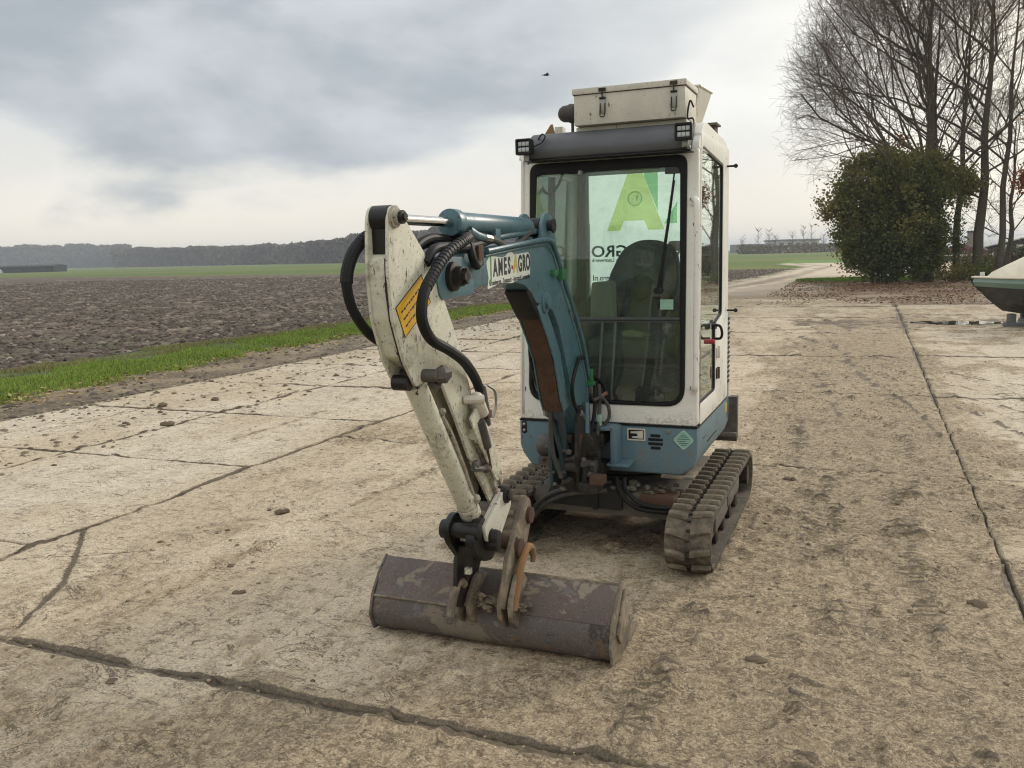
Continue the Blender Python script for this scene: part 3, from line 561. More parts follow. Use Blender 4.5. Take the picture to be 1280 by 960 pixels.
P('arm_inner_web', MB().prism([(-1.90, 1.25), (-1.72, 1.235), (-1.60, 1.09), (-1.46, .83), (-1.36, .67), (-1.345, .69), (-1.42, .79), (-1.50, .955), (-1.575, 1.12), (-1.66, 1.28)], AX0 + .0115, AX1 - .0115, 'x'), 'grime', .002, arm)
P('arm_side_plate', MB().prism(rpoly(face, .014), AX1 - .012, AX1, 'x'), 'armwhite', .003, arm)
P('arm_side_plate', MB().prism(rpoly(face, .014), AX0, AX0 + .012, 'x'), 'armwhite', .003, arm)
wl_ = [(.001, 0), (0, 0)]
P('arm_weld', MB().tube([(AX1 - .013, -2.126, 1.60), (AX1 - .013, -2.129, 1.50), (AX1 - .013, -2.114, 1.41), (AX1 - .013, -2.06, 1.28), (AX1 - .013, -2.0, 1.20)], .0035, 6), 'grime', 0, arm)
P('arm_top_boss', MB().cyl((AX0 + .012, -2.075, 1.722), (AX1 - .012, -2.075, 1.722), .040, 24).box(AX0 + .011, AX1 - .011, -2.098, -1.99, 1.615, 1.72), 'greasy', 0, arm)
P('arm_top_pin', MB().lathe((AX1, -2.085, 1.724), [(0, .034), (.008, .033), (.010, .024), (.018, .023)], 'x', 20), 'armdirty', 0, arm)
P('arm_top_nut', MB().lathe((AX1 + .014, -2.075, 1.724), [(0, .021), (.016, .021), (.017, .013), (.024, .012)], 'x', 8), 'grime', 0, arm)
P('arm_recess', MB().lathe((.392, -2.005, 1.200), [(-.028, .026), (.028, .026)], 'x', 16), 'greasy', 0, arm)
lb = P('warning_label', MB().prism([(-1.925, 1.545), (-2.100, 1.448), (-2.048, 1.352), (-1.868, 1.452)], AX1, AX1 + .0012, 'x'), 'labelyellow', 0, arm, label='yellow warning label stuck on the arm')
P('label_border', MB().ring([(-1.925, 1.545), (-2.100, 1.448), (-2.048, 1.352), (-1.868, 1.452)], [(-1.926, 1.540), (-2.094, 1.447), (-2.046, 1.358), (-1.873, 1.452)], AX1 + .0012, AX1 + .0018, 'x'), 'ink', 0, lb) if False else None
mk = MB(); e1 = Vector((.175, .097)).normalized(); e2 = Vector((.052, -.096)).normalized(); o_ = Vector((-2.100, 1.448))
for row in range(3):
    s = .022
    while s < .165:
        L = random.uniform(.006, .020); c = o_ + e1 * s + e2 * (.028 + row * .026); h = random.uniform(.0045, .008)
        mk.prism([tuple(c), tuple(c + e1 * L), tuple(c + e1 * L + e2 * h), tuple(c + e2 * h)], AX1 + .001, AX1 + .0018, 'x'); s += L + random.uniform(.003, .008)
c4 = [Vector(q) for q in [(-1.925, 1.545), (-2.100, 1.448), (-2.048, 1.352), (-1.868, 1.452)]]
for i in range(4): mk.tube([(AX1 + .001, *c4[i]), (AX1 + .001, *c4[(i + 1) % 4])], .0016, 4)
build('label_print', mk, 'ink', arm, 0)
# bucket cylinder in front of the arm
P('bucket_cylinder', MB().cyl((.392, -1.925, 1.190), (.392, -1.53, .635), .0385, 26).cyl((.392, -1.55, .665), (.392, -1.52, .62), .042, 26), 'armwhite', .002)
P('cylinder_rod', MB().cyl((.392, -1.53, .635), (.392, -1.47, .54), .018, 16), 'cream', 0)
P('cylinder_head_pin', MB().cyl((.36, -1.955, 1.215), (.48, -1.92, 1.215), .022, 14).ball((.485, -1.90, 1.215), .03, 10, (1, 1.1, 1), .3).cyl((.44, -1.90, 1.19), (.47, -1.90, 1.17), .016, 8), 'darkmetal', 0)
P('cylinder_pipe', MB().hose([(.425, -1.80, 1.06), (.43, -1.74, .98), (.43, -1.66, .86), (.43, -1.59, .74), (.42, -1.55, .70)], .0085).ball((.43, -1.55, .69), .02, 8).ball((.43, -1.80, 1.07), .014, 8), 'armdirty', 0)
P('valve_bracket', MB().prism(rpoly([(-1.66, 1.02), (-1.60, 1.055), (-1.50, .96), (-1.38, .75), (-1.43, .73), (-1.60, .93)], .012), .462, .470, 'x').box(.43, .466, -1.60, -1.56, .93, .97), 'armwhite', .002)
P('valve_tap', MB().cyl((.434, -1.64, 1.085), (.50, -1.60, 1.085), .016, 8).cyl((.47, -1.60, 1.09), (.47, -1.55, 1.02), .024, 12).ball((.47, -1.60, 1.085), .026, 10), 'cream', .002)
P('valve_tap', MB().cyl((.455, -1.53, 1.115), (.455, -1.50, 1.02), .021, 12).cyl((.455, -1.50, 1.02), (.455, -1.485, .965), .018, 10).cyl((.475, -1.585, 1.00), (.475, -1.53, .89), .018, 12), 'hosegrey', .002)
P('tap_handle', MB().hose([(.47, -1.50, 1.12), (.48, -1.455, 1.09), (.48, -1.45, 1.03), (.475, -1.47, .99)], .005, 6), 'steel', 0)
P('valve_ring', MB().lathe((.47, -1.575, .985), [(0, .02), (.008, .02), (.009, .012)], 'x', 14), 'rust', 0); P('valve_rod', MB().cyl((.475, -1.53, .89), (.47, -1.49, .80), .005, 6), 'rust', 0); P('valve_nut', MB().box(.468, .49, -1.545, -1.51, 1.0, 1.03), 'rust', .002)
P('link_stop', MB().ball((.455, -1.50, .80), .020, 10).cyl((.455, -1.50, .80), (.445, -1.60, .82), .012, 8).ball((.445, -1.575, .825), .024, 10, (.6, 1, 1)), 'darkmetal', 0)
P('lower_arm_rail', MB().prism([(-1.56, .90), (-1.545, .905), (-1.36, .66), (-1.375, .65)], AX1, AX1 + .018, 'x').prism([(-1.50, .955), (-1.485, .96), (-1.325, .70), (-1.34, .69)], AX1, AX1 + .014, 'x'), 'armdirty', .002)

# ---- linkage, coupler, bucket
P('bucket_link', MB().prism(rpoly([(-1.54, .52), (-1.56, .58), (-1.36, .68), (-1.31, .67), (-1.29, .60), (-1.44, .48)], .02), .455, .468, 'x').prism([(-1.565, .575), (-1.36, .685), (-1.355, .675), (-1.56, .562)], .440, .455, 'x'), 'cream', .003, label='white painted link plate at the lower end of the arm')
P('bucket_link', MB().prism(rpoly([(-1.54, .52), (-1.56, .58), (-1.36, .68), (-1.31, .67), (-1.29, .60), (-1.44, .48)], .02), .318, .331, 'x'), 'greasy', .003)
P('arm_end_boss', MB().cyl((.33, -1.345, .655), (.478, -1.345, .655), .034, 20).cyl((.478, -1.345, .655), (.492, -1.345, .655), .022, 12), 'grime', .002)
P('link_casting', MB().prism(rpoly([(-1.64, .60), (-1.56, .64), (-1.46, .58), (-1.40, .50), (-1.43, .43), (-1.53, .44), (-1.62, .53)], .03), .325, .352, 'x').prism(rpoly([(-1.62, .58), (-1.54, .62), (-1.44, .56), (-1.40, .48), (-1.45, .42), (-1.54, .44), (-1.63, .52)], .03), .415, .452, 'x')
  .cyl((.322, -1.59, .575), (.46, -1.59, .575), .030, 20).cyl((.315, -1.50, .50), (.50, -1.50, .50), .026, 20).box(.345, .415, -1.56, -1.40, .42, .50), 'greasy', .005)
P('link_pin', MB().lathe((.455, -1.50, .53), [(0, .036), (.012, .036), (.014, .028), (.030, .03), (.045, .026), (.048, .014)], 'x', 20), 'grime', 0)
P('link_bush', MB().lathe((.30, -1.59, .575), [(0, .024), (.006, .036), (.026, .038)], 'x', 18), 'grime', 0)
P('grease_plug', MB().box(.36, .40, -1.56, -1.54, .52, .56), 'armwhite', .004); P('coupler_tag', MB().box(.352, .378, -1.512, -1.49, .368, .395), 'armwhite', .004)
P('coupler_plate', MB().prism(rpoly([(-1.20, .62), (-1.13, .58), (-1.12, .50), (-1.20, .38), (-1.28, .30), (-1.40, .20), (-1.46, .22), (-1.40, .40), (-1.28, .52)], .02), .470, .490, 'x'), 'mudplate', .004, label='muddy coupler plate on the right of the linkage')
P('coupler_plate', MB().prism(rpoly([(-1.28, .56), (-1.20, .50), (-1.22, .38), (-1.30, .28), (-1.46, .20), (-1.50, .24), (-1.48, .42)], .02), .29, .31, 'x'), 'grime', .004)
P('coupler_pin', MB().lathe((.485, -1.285, .415), [(0, .04), (.02, .04), (.024, .03)], 'x', 20).lathe((.49, -1.16, .52), [(0, .036), (.015, .034), (.018, .012)], 'x', 18).cyl((.29, -1.30, .44), (.49, -1.30, .44), .028, 16), 'rust', 0)
P('coupler_hook', MB().tube(smooth_path([(.515, -1.41, .20), (.515, -1.38, .27), (.515, -1.32, .36), (.515, -1.26, .405), (.517, -1.215, .40), (.52, -1.195, .36), (.52, -1.20, .33)], 5), [.017] * 21 + [.017 - .0008 * i for i in range(10)], 10), 'orange', 0, label='rusty orange curved hook bar of the coupler')
P('coupler_hook', MB().tube(smooth_path([(.30, -1.545, .20), (.30, -1.52, .25), (.30, -1.475, .30), (.305, -1.45, .31), (.31, -1.43, .29)], 5), .017, 10), 'mudplate', 0)
EARP = [(-1.37, .10), (-1.43, .16), (-1.44, .23), (-1.37, .33), (-1.31, .34), (-1.27, .29), (-1.24, .26), (-1.32, .17)]
for x0 in (.262, .315, .452, .498): P('bucket_ear', MB().prism(rpoly(EARP if x0 > .4 else [(y, z - .03 if z > .3 else z) for y, z in EARP], .02), x0, x0 + .02, 'x'), 'mudplate', .004)
mdl = MB()
for i in range(90): mdl.ball((random.uniform(.25, .55), -1.35 + random.uniform(-.04, .03), .19 + random.uniform(-.03, .09) * random.random()), random.uniform(.006, .019), 8, (1.3, .8, .7), .7)
P('mud_lump', mdl, 'mudplate', 0, kind='stuff')
B0, B1 = -.16, .898
prof = [(-1.235, .290), (-1.306, .240), (-1.352, .162), (-1.366, .135), (-1.374, .108), (-1.376, .080), (-1.371, .052), (-1.360, .030), (-1.342, .014), (-1.315, .005), (-1.28, .003), (-1.15, .002), (-.96, .002)]
def shell(pl, th):
    n = len(pl); inn = []
    for i, (y, z) in enumerate(pl):
        a = Vector(pl[max(i - 1, 0)]); b = Vector(pl[min(i + 1, n - 1)]); d = (b - a).normalized(); nn = Vector((-d.y, d.x)); inn.append((y - nn.x * -th, z + nn.y * th * (1)))
    return inn
inner = [(-1.222, .282), (-1.294, .234), (-1.340, .157), (-1.354, .132), (-1.362, .107), (-1.364, .080), (-1.359, .055), (-1.350, .038), (-1.335, .025), (-1.312, .017), (-1.28, .015), (-1.15, .014), (-.96, .010)]
bk = P('bucket', MB().prism(prof[2:] + list(reversed(inner[2:])), B0, B1, 'x'), 'bucketmetal', .003, label='wide ditching bucket resting on the ground, brown and mud stained')
top = prof[:3] + list(reversed(inner[:3]))
P('bucket_top_plate', MB().prism(top, B0, B1, 'x').prism([(-1.362, .163), (-1.352, .170), (-1.30, .245), (-1.238, .299), (-1.232, .289), (-1.355, .150)], B0 + .004, .22, 'x'), 'buckettop', .003, bk)
P('bucket_lip', MB().tube([(B0, -1.232, .287), (B1, -1.232, .287)], .008, 8).tube([(B0, -1.358, .160), (.24, -1.358, .160)], .006, 6), 'mudplate', 0, bk)
endp = [(-1.225, .302), (-1.30, .245), (-1.365, .165), (-1.392, .085), (-1.365, .01), (-1.30, .0), (-.955, .0), (-.99, .04), (-1.08, .075), (-1.15, .14), (-1.195, .22)]
P('bucket_end_plate', MB().prism(endp, B1, B1 + .012, 'x'), 'mudplate', .003, bk, label='right end plate with mud'); P('bucket_end_plate', MB().prism(endp, B0 - .012, B0, 'x'), 'bucketmetal', .003, bk)
P('end_gusset', MB().prism([(-1.21, .27), (-1.33, .12), (-1.28, .06), (-1.15, .10)], B1 + .012, B1 + .024, 'x'), 'mudplate', .006, bk)
P('bucket_bolt', MB().cyl((B1 + .012, -1.16, .12), (B1 + .022, -1.16, .12), .012, 8), 'grime', 0, bk)
0 and P('wear_patch', MB().prism([(y - .0035 if y < -1.3 else y, z) for y, z in [(-1.37, .105), (-1.381, .085), (-1.357, .020), (-1.35, .03), (-1.365, .08)]], .12, .34, 'x'), 'greasy', .001, bk)

# ---- swing post and hoses at the boom foot
P('swing_post', MB().prism(rpoly([(.33, .38), (.50, .38), (.515, .50), (.50, .66), (.45, .69), (.36, .69), (.31, .64), (.32, .50)], .03), -.26, -.14, 'y').cyl((.41, -.17, .36), (.41, -.17, .72), .055, 20).box(.30, .52, -.14, .02, .44, .50).box(.30, .52, -.14, .02, .60, .66), 'grime', .006)
for x0 in (.290, .432): P('post_ear', MB().prism(rpoly([(-.33, .40), (-.36, .60), (-.34, .80), (-.27, .84), (-.18, .80), (-.10, .60), (-.12, .40)], .03), x0, x0 + .018, 'x'), 'teal_dark' if x0 < .3 else 'grime', .004)
P('post_strut', MB().tube([(.328, -.42, .82), (.350, -.32, .60), (.355, -.29, .46)], [.012, .018, .016], 8), 'teal_dark', 0)
P('post_strut', MB().tube([(.45, -.20, .84), (.455, -.22, .66), (.45, -.26, .50)], [.014, .016, .014], 8), 'teal', 0)
P('foot_pin', MB().lathe((.45, -.20, .62), [(0, .045), (.015, .044), (.02, .03), (.05, .028)], 'x', 20).lathe((.27, -.25, .62), [(0, .03), (.02, .045)], 'x', 18).cyl((.29, -.28, .52), (.52, -.28, .52), .035, 18), 'darkmetal', 0)
P('swing_cylinder', MB().cyl((.32, -.24, .565), (.16, .0, .56), .042, 18).lathe((.215, -.20, .60), [(-.03, .05), (.0, .06), (.05, .062), (.07, .05)], 'x', 16).box(.20, .31, -.26, -.16, .50, .55), 'darkmetal', .004)
P('rust_step', MB().box(.515, .585, -.38, -.30, .448, .492), 'rust', .006); P('post_foot', MB().box(.45, .55, -.36, -.24, .40, .45).cyl((.475, -.30, .40), (.475, -.30, .52), .03, 12), 'grime', .006)
for nm, pts, r, m in (
  ('hydraulic_hose', [(.36, -1.80, 1.60), (.32, -1.95, 1.66), (.33, -2.06, 1.672), (.31, -2.115, 1.629), (.300, -2.145, 1.574), (.300, -2.159, 1.526), (.300, -2.135, 1.451), (.310, -2.078, 1.378), (.330, -2.029, 1.336), (.345, -1.97, 1.31)], .0165, 'hose'),
  ('hydraulic_hose', [(.400, -1.50, 1.655), (.440, -1.58, 1.668), (.450, -1.634, 1.652), (.470, -1.792, 1.615), (.480, -1.905, 1.560), (.480, -1.985, 1.50), (.480, -2.015, 1.443), (.480, -2.010, 1.392), (.480, -1.955, 1.336), (.480, -1.840, 1.292), (.470, -1.697, 1.233), (.460, -1.590, 1.162), (.458, -1.545, 1.110)], .0185, 'hose'),
  ('hydraulic_hose', [(.400, -1.50, 1.655), (.44, -1.555, 1.64), (.455, -1.56, 1.59), (.45, -1.52, 1.565), (.44, -1.48, 1.575)], .016, 'hose'),
  ('hydraulic_hose', [(.37, -1.30, 1.655), (.375, -1.45, 1.655), (.375, -1.62, 1.665), (.38, -1.75, 1.665), (.39, -1.86, 1.64), (.39, -1.90, 1.60)], .015, 'hose'),
  ('hydraulic_hose', [(.41, -1.26, 1.668), (.42, -1.42, 1.645), (.44, -1.60, 1.632), (.44, -1.74, 1.635), (.44, -1.84, 1.625), (.435, -1.89, 1.58)], .0165, 'hose'),
  ('hydraulic_hose', [(.34, -1.30, 1.65), (.34, -1.50, 1.65), (.335, -1.66, 1.65), (.33, -1.80, 1.62), (.33, -1.90, 1.58)], .015, 'hose'),
  ('hydraulic_hose', [(.425, -1.36, 1.668), (.435, -1.29, 1.655), (.425, -1.18, 1.640), (.41, -1.0, 1.650), (.40, -.86, 1.690), (.40, -.80, 1.72)], .0125, 'hosegrey'),
  ('hydraulic_hose', [(.300, -.60, 1.293), (.290, -.566, 1.099), (.290, -.486, .970), (.290, -.411, .878), (.300, -.40, .830)], .012, 'hose'),
  ('hydraulic_hose', [(.440, -.20, 1.07), (.450, -.305, 1.08), (.460, -.40, 1.04), (.460, -.46, .958), (.450, -.399, .862), (.440, -.267, .786)], .010, 'hose'),
  ('hydraulic_hose', [(.450, -.10, .965), (.470, .0, .911), (.480, .060, .846), (.480, .10, .769), (.470, .08, .697), (.460, .0, .678), (.45, -.08, .64)], .010, 'hose'),
  ('hydraulic_hose', [(.47, -.14, .84), (.50, -.09, .845), (.53, -.075, .80), (.535, -.075, .74), (.51, -.08, .70), (.48, -.10, .66)], .0095, 'hosegrey'),
  ('hydraulic_hose', [(.460, -.08, .93), (.468, -.10, .85), (.470, -.13, .76), (.460, -.15, .68), (.455, -.17, .56), (.46, -.20, .44)], .011, 'hose'),
  ('hydraulic_hose', [(.475, -.06, .91), (.485, -.08, .82), (.49, -.12, .72), (.485, -.16, .60), (.475, -.20, .46)], .011, 'hosegrey'),
  ('hydraulic_hose', [(.340, -.44, .83), (.33, -.42, .73), (.335, -.40, .60), (.36, -.36, .47)], .011, 'hosegrey'),
  ('hydraulic_hose', [(.09, -.09, .19), (.14, -.11, .25), (.208, -.13, .308), (.308, -.15, .352), (.421, -.16, .369), (.52, -.15, .375)], .0125, 'hosegrey'),
  ('hydraulic_hose', [(.11, -.10, .17), (.16, -.11, .23), (.231, -.13, .282), (.331, -.15, .327), (.444, -.16, .35), (.54, -.15, .36)], .0125, 'hosegrey'),
  ('hydraulic_hose', [(.57, -.06, .41), (.585, -.08, .36), (.617, -.10, .317), (.67, -.11, .278), (.73, -.11, .262), (.83, -.10, .255), (.90, -.06, .25)], .0125, 'hose'),
  ('hydraulic_hose', [(.61, -.06, .41), (.62, -.08, .36), (.656, -.10, .329), (.70, -.11, .298), (.76, -.11, .284), (.84, -.10, .278), (.90, -.06, .27)], .0125, 'hose')):
    P(nm, MB().hose(pts, r, 10, 5), m, 0)
for z_, y_, x_ in ((.66, -.32, .37), (.56, -.34, .40), (.50, -.30, .46), (.58, -.27, .50), (.44, -.33, .38)):
    P('foot_fitting', MB().cyl((x_ - .02, y_, z_), (x_ + .025, y_ - .01, z_ + .01), .016, 8).cyl((x_ + .025, y_ - .01, z_ + .01), (x_ + .04, y_ - .012, z_ + .012), .022, 6), 'grime', 0)
P('mud_lump', (lambda g: [g.ball((random.uniform(.22, .52), random.uniform(-.36, -.24), random.uniform(.40, .62)), random.uniform(.008, .02), 7, (1, 1, .8), .5) for _ in range(26)] and g)(MB()), 'darkmetal', 0, kind='stuff')
P('mud_lump', (lambda g: [g.ball((random.uniform(.16, .88), random.uniform(-.07, .10), .345 + random.uniform(-.005, .02)), random.uniform(.012, .03), 7, (1, 1, .6), .5) for _ in range(40)] and g)(MB()), 'frame', 0, kind='stuff')
# spiral guards on the two big hoses (rings standing proud)
for pts in ([(.36, -1.80, 1.60), (.32, -1.95, 1.66), (.33, -2.06, 1.672), (.31, -2.115, 1.629), (.300, -2.145, 1.574), (.300, -2.159, 1.526)], [(.440, -1.56, 1.668), (.450, -1.634, 1.652), (.470, -1.792, 1.615), (.480, -1.905, 1.560), (.480, -1.985, 1.50)]):
    sp_ = smooth_path(pts, 6); g = MB()
    for i in range(1, len(sp_) - 1): a = sp_[i]; d = (sp_[i + 1] - a).normalized(); g.cyl(a - d * .006, a + d * .006, .0205, 10)
    P('hose_guard', g, 'hose', 0)
P('hose_fitting', MB().cyl((.300, -.411, .86), (.302, -.40, .80), .017, 8).tube([(.302, -.40, .80), (.31, -.37, .785), (.325, -.33, .80)], .009, 8), 'steel', 0)
P('hose_fitting', MB().cyl((.445, -.30, .80), (.44, -.235, .765), .018, 8), 'steel', 0)
P('hose_fitting', MB().cyl((.44, -.09, .93), (.455, -.075, .84), .014, 8).cyl((.41, -.05, .93), (.415, -.04, .86), .016, 8), 'armdirty', 0)
P('hose_fitting', MB().hose([(.455, -.09, .855), (.475, -.07, .84), (.50, -.05, .855), (.515, -.04, .865)], .011), 'copper', 0)
P('pipe_clip', MB().box(.40, .47, -.14, -.10, .915, .935).box(.44, .46, -.13, -.10, .93, 1.0), 'greenclip', .003)
P('cable_tie', MB().box(.485, .505, -.13, -.10, .70, .76), 'mint', .003)
# dealer sticker on the boom
MS = lambda y, z: Matrix.Translation((BX1 + .0015, y, z)) @ Matrix.Rotation(R(90), 4, 'Z') @ MXR
tilt = Matrix.Rotation(R(4.2), 4, 'Z')
stx = P('company_sticker', MB().prism(rpoly([(-1.385, 1.575), (-1.35, 1.60), (-1.23, 1.592), (-1.19, 1.597), (-1.14, 1.625), (-1.10, 1.602), (-.935, 1.612), (-.915, 1.595), (-.92, 1.515), (-1.13, 1.487), (-1.25, 1.492), (-1.38, 1.472), (-1.365, 1.515)], .01), BX1, BX1 + .0012, 'x'), 'stickerwhite', 0, label='white dealer sticker on the blue boom')
xx = -1.362
for ch, m, wd in (('J', 'stickergreen', .040), ('A', 'ink', .050), ('M', 'ink', .058), ('E', 'ink', .043), ('S', 'ink', .044), ('-', 'inkred', .026), ('A', 'stickeryellow', .052), ('G', 'ink', .050), ('R', 'ink', .046), ('O', 'ink', .046)):
    zc = 1.548 + (xx + 1.362) * .045; big = ch == 'J' or m == 'stickeryellow'
    text_mesh('sticker_letter', ch, .108 if big else .092, m, stx, MS(xx + wd / 2, zc + (.004 if big else 0)), bold=.0035, sx=.66); xx += wd - .0015
text_mesh('sticker_tagline', 'Grondverzet - Transport - Agrarisch Loonwerk', .0295, 'ink', stx, MS(-1.145, 1.502) @ Matrix.Rotation(R(2.2), 4, 'Z'), bold=.0002, sx=.76)

# storage box on the roof (stands on it)
SB = empty('storage_box', (OX, OY, 0), -YAW, label='dented cream metal storage box with two latches on the cab roof', category='storage box')
P('box_body', MB().box(.350, .922, -.03, .27, 2.250, 2.405), 'cream', .006, SB)
P('box_lid', MB().prism(rpoly([(.343, 2.403), (.930, 2.403), (.930, 2.432), (.343, 2.432)], .004), -.038, .275, 'y'), 'cream', .005, SB)
P('lid_gap', MB().box(.347, .926, -.033, .272, 2.3995, 2.4035), 'black', 0, SB)
for x in (.505, .868):
    la = P('latch', MB().box(x - .016, x + .016, -.037, -.03, 2.30, 2.385), 'steel', .002, SB)
    P('latch_loop', MB().hose([(x - .012, -.038, 2.35), (x - .012, -.045, 2.29), (x, -.045, 2.283), (x + .012, -.045, 2.29), (x + .012, -.038, 2.35)], .0028, 6, 3).box(x - .018, x + .018, -.047, -.036, 2.408, 2.424).cyl((x, -.044, 2.38), (x, -.044, 2.41), .004, 6).cyl((x - .016, -.041, 2.375), (x + .016, -.041, 2.375), .005, 8), 'grime', 0, la)
BB = empty('roof_bin', (OX, OY, 0), -YAW, label='open topped cream bin with sloping end behind the storage box on the roof', category='bin')
P('bin_body', MB().add([(.55, .30, 2.25), (.90, .30, 2.25), (.90, .50, 2.25), (.55, .50, 2.25), (.52, .29, 2.447), (.935, .29, 2.447), (.955, .56, 2.450), (.52, .56, 2.450)], [(0, 3, 2, 1), (4, 5, 6, 7), (0, 1, 5, 4), (1, 2, 6, 5), (2, 3, 7, 6), (3, 0, 4, 7)]), 'cream', .006, BB)
P('bin_rim', MB().tube([(.935, .29, 2.449), (.955, .56, 2.452), (.52, .56, 2.452), (.52, .29, 2.449), (.935, .29, 2.449)], .007, 6), 'cream', 0, BB)

# ------------------------------------------------------------------ GROUND
cracks = [[(-2.69, -.60), (-2.45, -.85), (-2.22, -1.1), (-1.95, -1.42), (-1.72, -1.87)], [(-3.6, -1.6), (-2.9, -1.35), (-2.3, -1.05), (-1.9, -.85)], [(-.49, -1.6), (-.53, -1.2), (-.58, -.5), (-.55, .3)],
          [(-1.9, -.4), (-1.75, .3), (-1.7, 1.2)], [(1.02, 1.7), (1.35, 1.2), (1.63, .86), (1.70, .3), (1.73, -.06), (1.85, -.8), (1.89, -1.5)]]
skids = [[(-1.8, 20), (-.6, 15), (.8, 10.5), (2.0, 7), (3.6, 4.2), (5, 2.5)], [(-1.5, 20), (-.3, 15.2), (1.1, 10.8), (2.3, 7.3), (3.9, 4.5)], [(-1.9, 18), (0, 13.5), (1.4, 10), (3.0, 7.2), (5.5, 4.5)], [(-.5, 19), (1, 15.5), (2.4, 12.8), (5, 10.5), (8, 9.5)], [(-.9, 14), (-.4, 11), (.5, 8.6), (1.2, 7.2), (1.6, 4)], [(.2, 19), (.9, 16.3), (1.4, 14.5), (1.5, 12.5)], [(.9, 18.2), (2.5, 17), (5, 16.4), (8, 16.2)], [(.6, 17), (2.5, 15.6), (4.6, 15), (8, 14.8)],
         [(-3.9, 14), (-3.7, 6), (-3.5, 1)], [(-5.6, 16), (-5.5, 8), (-5.7, 2)], [(-1.2, 1.5), (-1.35, -.3), (-1.3, -1.9)],
         [(.3, 16.6), (.9, 13.5), (1.35, 10.2), (1.7, 7.6), (2.2, 5.0), (2.5, 2.0)], [(-.6, 12.5), (.0, 9.7), (.6, 7.6), (1.2, 6.2), (1.7, 5.3)], [(.8, 14.2), (1.2, 11.4), (1.6, 8.2), (1.9, 6.0)], [(2.5, 5.5), (3.2, 3.2), (3.9, 1.6), (4.4, .8)],
         [(-1.2, 17), (-1.0, 10), (-.8, 5)], [(-1.6, 19), (-1.9, 12), (-1.9, 6.5)], [(1.25, 4.2), (1.3, 2.5), (1.5, .8), (1.62, -.4), (1.9, -1.8)]]
prints = [([(1.5, 2.6), (1.62, -.2), (1.75, -2.6)], .13, 62), ([(1.05, 1.0), (1.12, -.6), (1.1, -1.8)], .07, 75), ([(.7, 6), (1.2, 3.8), (1.45, 1.5)], .10, 58), ([(2.05, 8), (2.1, 4), (2.0, 0), (2.15, -2.2)], .11, 60), ([(2.6, 9), (3.3, 5.5), (4.4, 3.0), (5.5, 1.8)], .12, 50), ([(.1, 14), (.6, 10.5), (1.1, 8.0), (1.5, 6)], .14, 40)]
TJ_C = [-5.6, -1.97, 2.12, 5.70, 9.15, 12.9, 16.8, 20.7, 24.6]
TJ_A = [-6.9, -4.95, -2.95, -.98, .97, 2.92, 4.9, 6.9, 8.9, 10.9, 12.9, 14.9, 16.9, 18.9, 20.9, 22.9, 24.9]
TJ_D = [-5.6, -1.97, 2.12, 5.66, 9.45, 13.7, 17.6, 21.5]
ROWS = [(-6.65, -4.65, TJ_A), (-4.65, -2.66, TJ_A), (-2.66, 2.455, TJ_C), (2.455, 7.4, TJ_D), (7.4, 12.4, TJ_D)]
